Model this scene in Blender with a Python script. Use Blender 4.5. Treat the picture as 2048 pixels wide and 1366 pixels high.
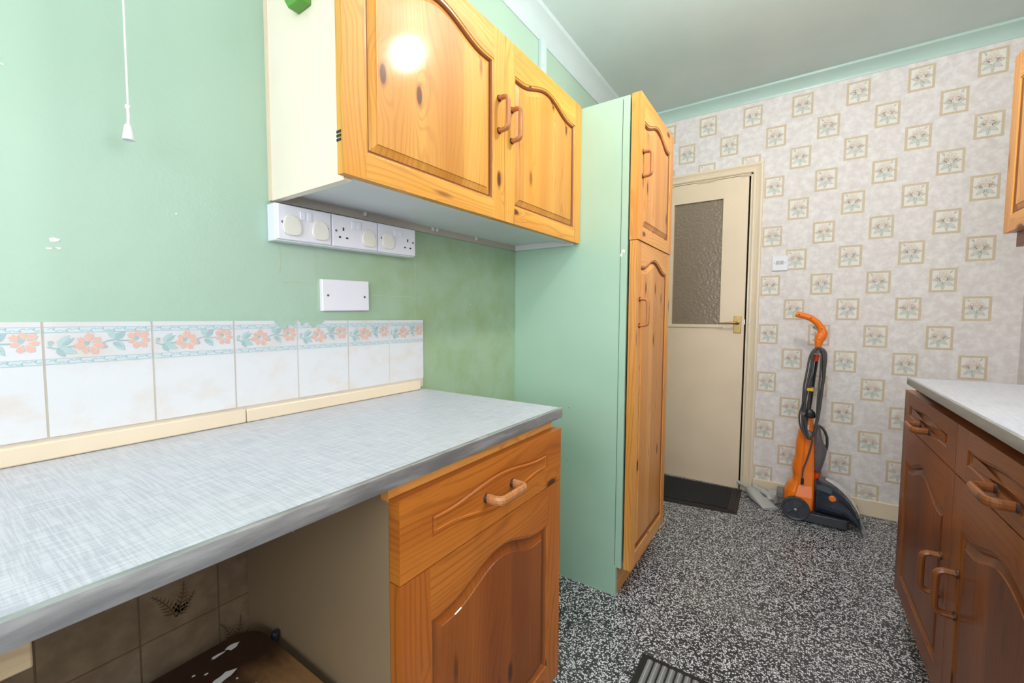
import bpy, bmesh, math, random
from mathutils import Vector, Matrix
random.seed(7)
R = random.Random(11)
sc = bpy.context.scene
for o in list(bpy.data.objects):
    bpy.data.objects.remove(o)

# ------------------------------------------------------------------ camera
CAM = (1.0803, 0.0, 1.1501)
YAW, PITCH, ROLL, FPX = .5937, -.0585, .0044, 841.1437
cd = bpy.data.cameras.new('camera')
cam = bpy.data.objects.new('camera', cd)
sc.collection.objects.link(cam)
fw = Vector((-math.sin(YAW) * math.cos(PITCH), math.cos(YAW) * math.cos(PITCH), math.sin(PITCH)))
r0 = Vector((math.cos(YAW), math.sin(YAW), 0))
u0 = r0.cross(fw)
rt = math.cos(ROLL) * r0 + math.sin(ROLL) * u0
up = -math.sin(ROLL) * r0 + math.cos(ROLL) * u0
cam.matrix_world = Matrix(((rt.x, up.x, -fw.x, CAM[0]), (rt.y, up.y, -fw.y, CAM[1]), (rt.z, up.z, -fw.z, CAM[2]), (0, 0, 0, 1)))
cd.sensor_width = 36
cd.sensor_fit = 'HORIZONTAL'
cd.lens = FPX / 2048 * 36
cd.clip_start = .02
sc.camera = cam

# ------------------------------------------------------------------ world, lights, exposure
w = bpy.data.worlds.new('world')
sc.world = w
w.use_nodes = True
w.node_tree.nodes['Background'].inputs[0].default_value = (.93, .97, 1, 1)
w.node_tree.nodes['Background'].inputs[1].default_value = 1.5


def add_light(name, kind, loc, energy, col, size=.1, sizey=None, rot=None):
    l = bpy.data.lights.new(name, kind)
    l.energy = energy
    l.color = col
    if kind == 'AREA':
        l.shape = 'RECTANGLE'
        l.size = size
        l.size_y = sizey
    else:
        l.shadow_soft_size = size
    o = bpy.data.objects.new(name, l)
    sc.collection.objects.link(o)
    o.location = loc
    if rot:
        o.rotation_euler = rot
    return o


# daylight entering through the window in the right wall, and the room's ceiling lamp
add_light('window_daylight', 'AREA', (2.09, .5, 1.72), 9, (.93, .97, 1), .9, 1.35, (0, math.radians(90), 0))
add_light('back_fill_light', 'AREA', (1.05, -1.39, 1.6), 32, (.94, .97, 1), 1.5, 1.1, (math.radians(90), 0, 0))  # fill light added behind the camera, set at an unseen back window
add_light('ceiling_bulb', 'POINT', (1.12, 1.42, 2.38), 36, (1, .95, .89), .05)
sc.view_settings.view_transform = 'Standard'
sc.view_settings.look = 'None'
sc.view_settings.exposure = 0.0
sc.view_settings.gamma = 1
sc.view_settings.use_curve_mapping = False
sc.cycles.use_denoising = True


# ------------------------------------------------------------------ node helpers
class NT:
    def __init__(s, name):
        s.m = bpy.data.materials.new(name)
        s.m.use_nodes = True
        s.t = s.m.node_tree
        s.b = s.t.nodes['Principled BSDF']

    def n(s, typ, **kw):
        x = s.t.nodes.new(typ)
        for k, v in kw.items():
            setattr(x, k, v)
        return x

    def put(s, sock, v):
        if isinstance(v, bpy.types.NodeSocket):
            s.t.links.new(v, sock)
        elif isinstance(v, (tuple, list)) and len(v) == 3 and sock.type == 'RGBA':
            sock.default_value = (*v, 1)
        else:
            sock.default_value = v

    def set(s, **kw):
        for k, v in kw.items():
            s.put(s.b.inputs[k.replace('_', ' ')], v)
        return s

    def math(s, op, a, b=0, c=0):
        x = s.n('ShaderNodeMath', operation=op)
        for i, v in enumerate((a, b, c)):
            s.put(x.inputs[i], v)
        return x.outputs[0]

    def mix(s, f, a, b, mode='MIX'):
        x = s.n('ShaderNodeMix', data_type='RGBA', blend_type=mode)
        s.put(x.inputs[0], f)
        s.put(x.inputs[6], a)
        s.put(x.inputs[7], b)
        return x.outputs[2]

    def step(s, v, lo, hi, a=0., b=1.):
        x = s.n('ShaderNodeMapRange', interpolation_type='SMOOTHSTEP')
        for i, q in enumerate((v, lo, hi, a, b)):
            s.put(x.inputs[i], q)
        return x.outputs[0]

    def noise(s, vec, scale, detail=2., rough=.5, out=0):
        x = s.n('ShaderNodeTexNoise')
        if vec is not None:
            s.put(x.inputs['Vector'], vec)
        s.put(x.inputs['Scale'], scale)
        s.put(x.inputs['Detail'], detail)
        s.put(x.inputs['Roughness'], rough)
        return x.outputs[out]

    def vor(s, vec, scale, feature='F1', out='Distance', rand=1., dim='3D'):
        x = s.n('ShaderNodeTexVoronoi', feature=feature, voronoi_dimensions=dim)
        s.put(x.inputs['Vector'], vec)
        s.put(x.inputs['Scale'], scale)
        s.put(x.inputs['Randomness'], rand)
        return x if out is None else x.outputs[out]

    def map(s, vec, scale=(1, 1, 1), loc=(0, 0, 0), rot=(0, 0, 0)):
        x = s.n('ShaderNodeMapping')
        s.put(x.inputs['Vector'], vec)
        x.inputs['Scale'].default_value = scale
        x.inputs['Location'].default_value = loc
        x.inputs['Rotation'].default_value = rot
        return x.outputs[0]

    def uv(s):
        return s.n('ShaderNodeTexCoord').outputs['UV']

    def pos(s):
        return s.n('ShaderNodeNewGeometry').outputs['Position']

    def bump(s, h, strength=.2, dist=.002):
        x = s.n('ShaderNodeBump')
        x.inputs['Strength'].default_value = strength
        x.inputs['Distance'].default_value = dist
        s.put(x.inputs['Height'], h)
        s.put(s.b.inputs['Normal'], x.outputs[0])
        return s


def plain(name, col, rough=.5, metal=0., coat=0., **kw):
    n = NT(name)
    v = n.noise(n.pos(), 5., 4.)
    c = n.mix(n.step(v, .3, .7), tuple(x * .97 for x in col), tuple(min(1, x * 1.02) for x in col))
    n.set(Base_Color=c, Roughness=rough, Metallic=metal, **kw)
    if coat:
        n.set(Coat_Weight=coat, Coat_Roughness=.08)
    return n.m


def pine(name, light, mid, dark, rough=.5, coat=.35, knot=(.07, .02, .006), boards=0.):
    n = NT(name)
    uv = n.uv()
    sx = n.n('ShaderNodeSeparateXYZ')
    n.put(sx.inputs[0], uv)
    vv = sx.outputs[1]
    warp = n.noise(n.map(uv, (1.1, 7, 1)), 1., 2.)
    warp2 = n.noise(n.map(uv, (6, 30, 1)), 1., 2.)
    kn = n.vor(n.map(uv, (4.2, 11, 1)), 1., out=None, dim='2D')
    kc = n.n('ShaderNodeSeparateColor')
    n.put(kc.inputs[0], kn.outputs['Color'])
    sel = n.step(kc.outputs[0], .69, .70)
    kd = kn.outputs['Distance']
    kmask = n.math('MULTIPLY', n.step(kd, .10, .075), sel)
    kring = n.math('MULTIPLY', n.step(kd, .16, .09), sel)
    kfall = n.math('MULTIPLY', n.step(kd, .45, .05), sel)
    # long dark resin streaks run out of some knots
    kst = n.vor(n.map(uv, (2.6, 13, 1)), 1., out=None, dim='2D')
    kc2 = n.n('ShaderNodeSeparateColor')
    n.put(kc2.inputs[0], kst.outputs['Color'])
    streak = n.math('MULTIPLY', n.step(kst.outputs['Distance'], .13, .02), n.step(kc2.outputs[1], .80, .82))
    ph = n.math('MULTIPLY_ADD', vv, 120., n.math('MULTIPLY_ADD', warp, 22., n.math('MULTIPLY_ADD', kfall, 5., n.math('MULTIPLY', warp2, 1.6))))
    s1 = n.math('SINE', n.math('MULTIPLY', ph, 3.3))
    ring = n.step(s1, .15, 1.)
    fine = n.noise(n.map(uv, (5, 420, 1)), 1., 2.)
    tone = n.noise(n.map(uv, (.8, 9, 1)), 1., 1.)
    c = n.mix(n.step(tone, .3, .7), light, mid)
    c = n.mix(n.math('MULTIPLY', ring, n.step(warp, .25, .75, .12, .42)), c, dark)
    c = n.mix(n.math('MULTIPLY', n.step(fine, .5, .75), .22), c, dark)
    c = n.mix(n.math('MULTIPLY', streak, .75), c, tuple(a * .6 for a in dark))
    c = n.mix(n.math('MULTIPLY', kring, .7), c, dark)
    c = n.mix(n.math('MULTIPLY', kmask, .93), c, knot)
    if boards:
        wn = n.n('ShaderNodeTexWhiteNoise', noise_dimensions='1D')
        n.put(wn.inputs['W'], n.math('FLOOR', n.math('DIVIDE', vv, boards)))
        c = n.mix(n.math('MULTIPLY', wn.outputs[0], .38), c, tuple(a * .75 for a in dark))
    n.set(Base_Color=c, Roughness=rough, Coat_Weight=coat, Coat_Roughness=.115, Specular_IOR_Level=.3)
    n.bump(n.math('ADD', ring, n.math('MULTIPLY', fine, .6)), .12, .0006)
    return n.m


# ------------------------------------------------------------------ materials
M = {}
M['pine_gold'] = pine('pine_gold', (.76, .385, .068), (.64, .27, .036), (.34, .10, .014), boards=0)
M['pine_gold_panel'] = pine('pine_gold_panel', (.80, .41, .08), (.68, .295, .042), (.36, .11, .016), boards=.07)
M['pine_tall'] = pine('pine_tall', (.82, .40, .10), (.72, .29, .055), (.38, .11, .018))
M['pine_tall_panel'] = pine('pine_tall_panel', (.84, .41, .11), (.74, .31, .06), (.38, .11, .02), boards=.06)
M['pine_amber'] = pine('pine_amber', (.52, .165, .020), (.41, .11, .012), (.16, .034, .005))  # aged finish, with the weaker light low down also put into the colour
M['pine_amber_panel'] = pine('pine_amber_panel', (.36, .10, .013), (.26, .062, .008), (.13, .028, .005), boards=.075)
M['pine_brown'] = pine('pine_brown', (.28, .082, .014), (.21, .054, .008), (.11, .026, .005), coat=.25)  # browner pine, its dim side of the room also put into the colour
M['pine_brown_panel'] = pine('pine_brown_panel', (.25, .07, .013), (.18, .045, .008), (.10, .023, .005), boards=.08, coat=.25)
M['dark_rebate'] = plain('dark_rebate', (.24, .075, .018), .4)  # shade of the moulding grooves put into a darker wood colour
M['handle_wood'] = pine('handle_wood', (.58, .27, .10), (.46, .18, .06), (.22, .07, .02))
M['handle_brown'] = pine('handle_brown', (.26, .085, .022), (.20, .06, .013), (.08, .02, .005))
M['handle_dark'] = plain('handle_dark', (.05, .018, .01), .4)

n = NT('green_paint')
p = n.pos()
a = n.noise(p, 1.6, 3.)
b = n.noise(p, 9., 4., .6)
c = n.mix(n.step(a, .35, .7), (.385, .55, .435), (.425, .58, .47))
sx = n.n('ShaderNodeSeparateXYZ')
n.put(sx.inputs[0], p)
# olive tint below the wall cabinet, deepened to paint in its shadow
shade_olive = n.math('MULTIPLY', n.step(sx.outputs[1], .55, 1.0), n.step(sx.outputs[2], 1.5, 1.4))
c = n.mix(n.math('MULTIPLY', shade_olive, n.step(b, .3, .75, .35, .8)), c, (.27, .38, .17))
n.set(Base_Color=c, Roughness=.33, Specular_IOR_Level=.5)
n.bump(n.math('ADD', n.noise(p, 14., 3.), n.math('MULTIPLY', n.noise(p, 130., 2.), .25)), .28, .004)
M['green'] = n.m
n = NT('green_panel_paint')
p = n.pos()
c = n.mix(n.step(n.noise(p, 3., 3.), .3, .7), (.42, .64, .50), (.46, .67, .53))
n.set(Base_Color=c, Roughness=.38)
n.bump(n.noise(n.map(p, (60, 60, 9)), 1., 2.), .12, .001)
M['green_panel'] = n.m
n = NT('ceiling_paint')
p = n.pos()
c = n.mix(n.step(n.noise(p, 2.2, 4., .6), .3, .72), (.62, .73, .70), (.68, .78, .76))
n.set(Base_Color=c, Roughness=.6)
n.bump(n.noise(p, 60., 3.), .2, .002)
M['ceiling'] = n.m
M['mint_gloss'] = plain('mint_gloss', (.50, .68, .63), .3)
M['pale_mint'] = plain('pale_mint', (.55, .66, .66), .35)
M['white_paint'] = plain('white_paint', (.78, .78, .80), .35)
M['white_chip'] = plain('white_chip', (.82, .82, .80), .6)
M['plastic_white'] = plain('plastic_white', (.80, .80, .87), .28)
M['plastic_cream'] = plain('plastic_cream', (.80, .78, .71), .35)
M['cream_panel'] = plain('cream_panel', (.88, .79, .66), .4)
M['cream_gloss'] = plain('cream_gloss', (.86, .72, .545), .3)
M['cream_batten'] = plain('cream_batten', (.76, .64, .48), .38)
M['cab_white'] = plain('cab_white', (.74, .76, .79), .45)
M['door_cream'] = plain('door_cream', (.88, .71, .53), .36)
M['dirty_rail'] = plain('dirty_rail', (.48, .43, .38), .6)
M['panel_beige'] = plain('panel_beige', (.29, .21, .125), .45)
M['screw'] = plain('screw', (.25, .25, .25), .35, 1.)
M['slot_dark'] = plain('slot_dark', (.03, .03, .03), .6)
M['brass'] = plain('brass', (.42, .29, .12), .38, 1.)
M['grey_steel'] = plain('grey_steel', (.5, .5, .5), .3, 1.)
M['green_plastic'] = plain('green_plastic', (.10, .33, .04), .35)
M['black_rubber'] = plain('black_rubber', (.012, .011, .011), .6)
M['black_plastic'] = plain('black_plastic', (.015, .017, .02), .25)
M['grey_plastic'] = plain('grey_plastic', (.045, .052, .066), .4)
M['mid_grey'] = plain('mid_grey', (.17, .165, .165), .4)
M['cable_grey'] = plain('cable_grey', (.07, .065, .07), .45)
M['tool_grey'] = plain('tool_grey', (.48, .48, .48), .4)
M['orange'] = plain('orange_plastic', (.95, .20, .006), .28, coat=.3)
M['red_orange'] = plain('red_orange_plastic', (.75, .07, .01), .3)
M['yellow'] = plain('yellow_tape', (.75, .45, .03), .5)
M['grout'] = plain('grout', (.66, .60, .53), .8)
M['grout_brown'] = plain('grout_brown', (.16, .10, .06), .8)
M['white_rope'] = plain('white_rope', (.85, .86, .84), .6)
M['pipe_black'] = plain('pipe_black', (.02, .025, .035), .25)
M['timber'] = pine('timber', (.62, .48, .30), (.55, .42, .26), (.38, .27, .15), rough=.6, coat=0)

n = NT('smoky_tank')
n.set(Base_Color=(.30, .30, .34), Roughness=.12, Transmission_Weight=.75, IOR=1.2)
M['smoky'] = n.m
n = NT('dark_clear_tank')
n.set(Base_Color=(.035, .045, .075), Roughness=.1, Transmission_Weight=.35, IOR=1.3, Coat_Weight=.6)
M['dark_tank'] = n.m
n = NT('clear_lip')
n.set(Base_Color=(.8, .83, .9), Roughness=.15, Transmission_Weight=.85, IOR=1.25)
M['clear'] = n.m

n = NT('worktop_laminate')
p = n.pos()
h1 = n.noise(n.map(p, (14, 330, 1)), 1., 2., .6)
h2 = n.noise(n.map(p, (330, 14, 1)), 1., 2., .6)
f = n.math('ADD', n.step(h1, .38, .62), n.step(h2, .38, .62))
c = n.mix(n.math('MULTIPLY', f, .5), (.405, .425, .49), (.60, .605, .67))
c = n.mix(n.step(n.noise(p, 4., 3.), .45, .7, 0, .2), c, (.60, .62, .63))
n.set(Base_Color=c, Roughness=.36)
M['laminate'] = n.m
n = NT('aluminium_trim')
p = n.pos()
v = n.noise(n.map(p, (40, 8, 60)), 1., 4., .65)
c = n.mix(n.step(v, .35, .7), (.34, .345, .36), (.50, .505, .52))
n.set(Base_Color=c, Roughness=n.step(v, .3, .7, .28, .5), Metallic=.65)
M['trim_metal'] = n.m

n = NT('glazed_tile_white')
p = n.pos()
v = n.noise(n.map(p, (1, 7, 9), rot=(.7, 0, 0)), 1.6, 5., .6)
c = n.mix(n.step(v, .45, .72, 0, .7), (.68, .70, .735), (.66, .60, .55))
n.set(Base_Color=c, Roughness=.14)
n.bump(n.noise(p, 18., 2.), .05, .002)
M['tile_white'] = n.m
M['tile_pink'] = plain('tile_pink', (.76, .47, .39), .2)
M['tile_pink_line'] = plain('tile_pink_line', (.82, .74, .72), .2)
M['tile_teal'] = plain('tile_teal', (.36, .51, .53), .2)
M['tile_teal_light'] = plain('tile_teal_light', (.44, .59, .60), .2)
M['tile_band'] = plain('tile_band', (.60, .67, .72), .2)

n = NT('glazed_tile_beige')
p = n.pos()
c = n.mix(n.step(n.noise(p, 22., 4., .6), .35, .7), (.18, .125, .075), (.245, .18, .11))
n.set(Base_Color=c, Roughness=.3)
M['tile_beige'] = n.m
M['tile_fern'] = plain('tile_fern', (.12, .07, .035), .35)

n = NT('terrazzo')
p = n.pos()
wp = n.n('ShaderNodeVectorMath', operation='MULTIPLY_ADD')
n.put(wp.inputs[0], n.noise(p, 120., 2., out=1))
wp.inputs[1].default_value = (.006, .006, 0)
n.put(wp.inputs[2], p)
vo = n.vor(wp.outputs[0], 185., out=None)
cc = n.n('ShaderNodeSeparateColor')
n.put(cc.inputs[0], vo.outputs['Color'])
chip = n.step(cc.outputs[0], .33, .43)
body = n.step(vo.outputs['Distance'], .62, .42)
tint = n.mix(cc.outputs[1], (.93, .94, 1.), (.58, .585, .63))
dirt = n.noise(p, 2.6, 4., .6)
base = n.mix(n.step(dirt, .35, .7), (.014, .016, .022), (.055, .053, .058))
c = n.mix(n.math('MULTIPLY', chip, body), base, tint)
c = n.mix(n.step(n.noise(p, 1.7, 5., .65), .55, .75, 0, .35), c, (.30, .295, .28))
n.set(Base_Color=c, Roughness=n.step(dirt, .3, .7, .3, .5))
M['terrazzo'] = n.m
M['floor_joint'] = plain('floor_joint', (.20, .19, .17), .8)

n = NT('wallpaper')
p = n.pos()
v = n.noise(p, 26., 4., .65)
v2 = n.noise(p, 90., 3., .6)
c = n.mix(n.step(v, .35, .68), (.75, .695, .695), (.87, .835, .84))
c = n.mix(n.step(v2, .45, .7, 0, .3), c, (.76, .73, .735))
n.set(Base_Color=c, Roughness=.55)
M['paper'] = n.m
n = NT('wallpaper_border')
p = n.pos()
v = n.noise(n.map(p, (260, 1, 260)), 1., 2.)
n.set(Base_Color=n.mix(n.step(v, .35, .65), (.62, .49, .34), (.72, .60, .46)), Roughness=.55)
M['paper_tan'] = n.m
M['paper_cream'] = plain('wallpaper_cream', (.85, .825, .79), .55)
M['paper_pink'] = plain('wallpaper_pink', (.74, .58, .50), .55)
M['paper_blush'] = plain('wallpaper_blush', (.82, .765, .70), .55)
M['paper_green'] = plain('wallpaper_green', (.50, .535, .49), .55)
M['paper_sage'] = plain('wallpaper_sage', (.70, .72, .67), .55)

n = NT('obscured_glass')
p = n.pos()
vd = n.vor(n.map(p, (70, 1, 70)), 1., feature='SMOOTH_F1')
n.set(Base_Color=(.42, .325, .24), Roughness=.25, Transmission_Weight=.35, IOR=1.45)
n.bump(vd, .7, .004)
M['obscured'] = n.m
M['window_glass'] = NT('window_glass').set(Base_Color=(.95, .97, 1), Roughness=.02, Transmission_Weight=1., IOR=1.05).m
n = NT('mat_pile')
p = n.pos()
v = n.noise(p, 220., 3., .7)
c = n.mix(n.step(v, .4, .7), (.008, .009, .011), (.035, .036, .04))
n.set(Base_Color=c, Roughness=.95)
n.bump(v, .8, .004)
M['mat_pile'] = n.m
n = NT('mat_rib')
p = n.pos()
v = n.noise(p, 400., 2., .7)
n.set(Base_Color=n.mix(v, (.15, .15, .155), (.30, .30, .305)), Roughness=.95)
n.bump(v, .5, .002)
M['mat_rib'] = n.m
M['mat_rib_line'] = plain('mat_rib_line', (.42, .42, .43), .9)
M['mat_border'] = plain('mat_border', (.035, .026, .024), .7)
n = NT('worn_seat_wood')
p = n.pos()
sx = n.n('ShaderNodeSeparateXYZ')
n.put(sx.inputs[0], p)
v = n.noise(n.map(p, (14, 50, 10)), 1., 4., .6)
worn = n.step(n.math('ADD', sx.outputs[0], n.math('MULTIPLY', n.noise(p, 14., 3.), .16)), .26, .38)
c = n.mix(worn, n.mix(v, (.02, .008, .004), (.06, .022, .01)), n.mix(v, (.16, .07, .025), (.44, .25, .10)))
n.set(Base_Color=c, Roughness=.5)
n.bump(v, .4, .003)
M['stool_wood'] = n.m
M['lamp'] = NT('lamp_glass').set(Base_Color=(.9, .9, .88), Roughness=.3, Transmission_Weight=.9, IOR=1.1).m


# ------------------------------------------------------------------ mesh helpers
LOC = {}


class MB:
    def __init__(s):
        s.v, s.f, s.mi, s.uv, s.sm = [], [], [], [], []
        s.off = (R.uniform(0, 40), R.uniform(0, 40))
        s.g = 2

    def grain(s, g):
        s.g = g
        s.off = (R.uniform(0, 40), R.uniform(0, 40))
        return s

    def face(s, pts, m=0, smooth=False):
        pts = [Vector(q) for q in pts]
        i = len(s.v)
        s.v += [tuple(q) for q in pts]
        s.f.append(tuple(range(i, i + len(pts))))
        s.mi.append(m)
        s.sm.append(smooth)
        nn = Vector((0, 0, 0))
        for k in range(len(pts)):
            a, b = pts[k], pts[(k + 1) % len(pts)]
            nn += a.cross(b)
        ax = max(range(3), key=lambda k: abs(nn[k]))
        rest = [k for k in range(3) if k != ax]
        g = s.g if s.g in rest else rest[0]
        o = [k for k in rest if k != g][0]
        s.uv.append([(q[g] + s.off[0], q[o] + s.off[1]) for q in pts])

    def box(s, x0, x1, y0, y1, z0, z1, m=0):
        P = [(x, y, z) for x in (x0, x1) for y in (y0, y1) for z in (z0, z1)]
        for q in ((0, 1, 3, 2), (4, 6, 7, 5), (0, 4, 5, 1), (2, 3, 7, 6), (0, 2, 6, 4), (1, 5, 7, 3)):
            s.face([P[k] for k in q], m)
        return s

    def prism(s, poly, axis, a, b, m=0, smooth=False):
        # poly: 2D points in the two other axes (in order), extruded along axis
        def P(q, h):
            t = list(q)
            t.insert(axis, h)
            return tuple(t)
        A = [P(q, a) for q in poly]
        B = [P(q, b) for q in poly]
        s.face(A[::-1], m)
        s.face(B, m)
        k = len(A)
        for i in range(k):
            j = (i + 1) % k
            s.face([A[i], A[j], B[j], B[i]], m, smooth)
        return s

    def loft(s, rings, m=0, smooth=True, cap=True):
        for A, B in zip(rings, rings[1:]):
            k = len(A)
            for i in range(k):
                j = (i + 1) % k
                s.face([A[i], A[j], B[j], B[i]], m, smooth)
        if cap:
            s.face(list(reversed(rings[0])), m)
            s.face(rings[-1], m)
        return s

    def tube(s, path, r, n=8, m=0, flat=None, closed=False):
        path = [Vector(q) for q in path]
        rs = r if isinstance(r, (list, tuple)) else [r] * len(path)
        rings = []
        ref = None
        for i, q in enumerate(path):
            if closed:
                t = (path[(i + 1) % len(path)] - path[i - 1]).normalized()
            else:
                t = (path[min(i + 1, len(path) - 1)] - path[max(i - 1, 0)]).normalized()
            if ref is None:
                ref = Vector((0, 0, 1)) if abs(t.z) < .9 else Vector((1, 0, 0))
                if flat:
                    ref = Vector(flat)
            a = ref - t * ref.dot(t)
            if a.length < 1e-5:
                a = t.orthogonal()
            a.normalize()
            if not flat:
                ref = a
            b = t.cross(a)
            rr = rs[i]
            ra, rb = rr if isinstance(rr, tuple) else (rr, rr)
            rings.append([q + a * (ra * math.cos(2 * math.pi * k / n)) + b * (rb * math.sin(2 * math.pi * k / n)) for k in range(n)])
        if closed:
            rings.append(rings[0])
        return s.loft(rings, m, True, not closed)

    def lathe(s, c, axis, prof, n=20, m=0):
        # prof: (radius, height along axis)
        ax = Vector(axis).normalized()
        a = ax.orthogonal().normalized()
        b = ax.cross(a)
        c = Vector(c)
        rings = [[c + ax * h + (a * math.cos(2 * math.pi * k / n) + b * math.sin(2 * math.pi * k / n)) * max(r, 1e-4) for k in range(n)] for r, h in prof]
        return s.loft(rings, m)

    def build(s, name, mats, parent=None, bevel=0., weld=True, angle=35, seg=2, loc=None, recalc=True):
        me = bpy.data.meshes.new(name)
        if parent is not None:
            L = LOC[parent.name]
        elif loc is not None:
            L = Vector(loc)
        else:
            L = Vector((0, 0, 0))
        me.from_pydata([tuple(Vector(q) - L) for q in s.v], [], s.f)
        ul = me.uv_layers.new(name='UVMap')
        k = 0
        for fi, uvs in enumerate(s.uv):
            for q in uvs:
                ul.data[k].uv = q
                k += 1
        for i, pl in enumerate(me.polygons):
            pl.material_index = s.mi[i]
            pl.use_smooth = s.sm[i]
        if weld:
            bm = bmesh.new()
            bm.from_mesh(me)
            bmesh.ops.remove_doubles(bm, verts=bm.verts, dist=1e-5)
            if recalc:
                bmesh.ops.recalc_face_normals(bm, faces=bm.faces)
            bm.to_mesh(me)
            bm.free()
        for mt in (mats if isinstance(mats, (list, tuple)) else [mats]):
            me.materials.append(M[mt])
        try:
            me.set_sharp_from_angle(angle=math.radians(angle))
        except Exception:
            pass
        o = bpy.data.objects.new(name, me)
        sc.collection.objects.link(o)
        if parent is not None:
            o.parent = parent
        else:
            o.location = L
        LOC[o.name] = L
        if bevel:
            md = o.modifiers.new('bevel', 'BEVEL')
            md.width = bevel
            md.segments = seg
            md.limit_method = 'ANGLE'
            md.angle_limit = math.radians(40)
        return o


def thing(name, loc, label, cat, group=None):
    o = bpy.data.objects.new(name, None)
    sc.collection.objects.link(o)
    o.empty_display_size = .1
    o.location = loc
    LOC[o.name] = Vector(loc)
    return tag(o, label, cat, group)


def tag(o, label, cat, group=None):
    o['label'] = label
    o['category'] = cat
    if group:
        o['group'] = group
    return o


def struct(o, label=None):
    o['kind'] = 'structure'
    if label:
        o['label'] = label
    return o


def ribbon(mb, pts, wd, P, m):
    """flat printed line: pts in 2D, P maps 2D to 3D"""
    k = len(pts)
    L, Rr = [], []
    for i in range(k):
        a = pts[max(i - 1, 0)]
        b = pts[min(i + 1, k - 1)]
        dx, dy = b[0] - a[0], b[1] - a[1]
        l = math.hypot(dx, dy) or 1
        ww = wd[i] if isinstance(wd, list) else wd
        L.append((pts[i][0] - dy / l * ww, pts[i][1] + dx / l * ww))
        Rr.append((pts[i][0] + dy / l * ww, pts[i][1] - dx / l * ww))
    for i in range(k - 1):
        mb.face([P(*L[i]), P(*L[i + 1]), P(*Rr[i + 1]), P(*Rr[i])], m)


def leaf2(c, ang, ln, wd, k=7):
    up_, dn = [], []
    for i in range(k + 1):
        t = i / k
        h = wd * math.sin(math.pi * t ** .8) * (1 - .3 * t)
        up_.append((t * ln, h))
        if 0 < i < k:
            dn.append((t * ln, -h))
    ca, sa = math.cos(ang), math.sin(ang)
    return [(c[0] + x * ca - y * sa, c[1] + x * sa + y * ca) for x, y in up_ + dn[::-1]]


def petal2(c, ang, r0, r1, half, jag=.1, k=5):
    pts = [(c[0] + r0 * math.cos(ang), c[1] + r0 * math.sin(ang))]
    for i in range(k + 1):
        t = -1 + 2 * i / k
        rr = r1 * (1 - .25 * t * t) * (1 - (jag if i % 2 else 0))
        a = ang + half * t
        pts.append((c[0] + rr * math.cos(a), c[1] + rr * math.sin(a)))
    return pts


# ------------------------------------------------------------------ room shell
XR, YF, ZC, YB = 2.01, 3.1571, 2.592, -1.3
FT = .2286
# floor: mortar bed and nine-inch terrazzo tiles
fl = MB().box(-.02, XR + .1, YB, YF + 1.3, -.05, -.0015).build('floor', 'floor_joint')
struct(fl)
mesh_tile = None
gx0, gy0 = 1.1125, 1.655
for i in range(-5, 5):
    for j in range(-13, 7):
        x, y = gx0 + i * FT, gy0 + j * FT
        x1, y1 = min(x + FT, XR), min(y + FT, YF)
        x0 = max(x, 0)
        if x1 - x0 < .01 or y1 - y < .01 or y < YB:
            continue
        full = abs(x1 - x0 - FT) < 1e-4 and abs(y1 - y - FT) < 1e-4
        g = .0013
        if full and mesh_tile:
            o = bpy.data.objects.new('floor_tile', mesh_tile)
            sc.collection.objects.link(o)
            o.parent = fl
            o.location = (x, y, 0)
        else:
            if full:
                o = MB().box(g, FT - g, g, FT - g, -.02, 0).build('floor_tile', 'terrazzo', bevel=0)
                mesh_tile = o.data
                o.parent = fl
                o.location = (x, y, 0)
            else:
                MB().box(x0 + g, x1 - g, y + g, y1 - g, -.02, 0).build('floor_tile', 'terrazzo', fl)

# left wall with paint chips
mb = MB()
mb.box(-.1, 0, YB, YF + .1, 0, ZC)


def blot(mb, c, r, P, m, k=9, seed=0):
    q = random.Random(seed)
    pts = []
    for i in range(k):
        a = 2 * math.pi * i / k
        rr = q.uniform(.55, 1.15)
        pts.append(P(c[0] + r[0] * rr * math.cos(a), c[1] + r[1] * rr * math.sin(a)))
    e = Vector((0, 0, 0))
    mb.nblot = getattr(mb, 'nblot', 0) + 1
    nn = (Vector(pts[1]) - Vector(pts[0])).cross(Vector(pts[2]) - Vector(pts[0])).normalized()
    s_ = 1 if (nn.x + nn.z - nn.y) > 0 else -1
    mb.face([Vector(q) + nn * (s_ * mb.nblot * 2e-5) for q in pts], m)


PW = lambda a, z: (.0006, a, z)
for k, (c, r) in enumerate([((.167, 1.281), (.006, .005)), ((.172, 1.2815), (.005, .0025)), ((.1615, 1.2655), (.004, .002)), ((.173, 1.2672), (.005, .002)), ((.3459, 1.3622), (.003, .002)), ((.12, 1.555), (.004, .0015)), ((1.30, 1.20), (.002, .004))]):
    blot(mb, c, r, PW, 1, 9, k)
for pts in ([(.652, 1.335), (.653, 1.27), (.651, 1.165)], [(1.008, 1.40), (1.010, 1.30), (1.009, 1.142)], [(.555, 1.325), (.560, 1.29), (.557, 1.26)], [(.56, 1.235), (.60, 1.238), (.64, 1.236)], [(.83, 1.215), (.92, 1.214), (1.00, 1.216)]):
    ribbon(mb, pts, .0009, lambda a, z: (.0004, a, z), 2)
M['wall_scratch'] = plain('wall_scratch', (.46, .56, .33), .5)
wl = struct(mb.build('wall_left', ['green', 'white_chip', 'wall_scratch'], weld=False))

# printed border of one backsplash tile
TW, TP, Z0T, Z1T = .1454, .1489, .9361, 1.1378
YT0 = .1471


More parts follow.
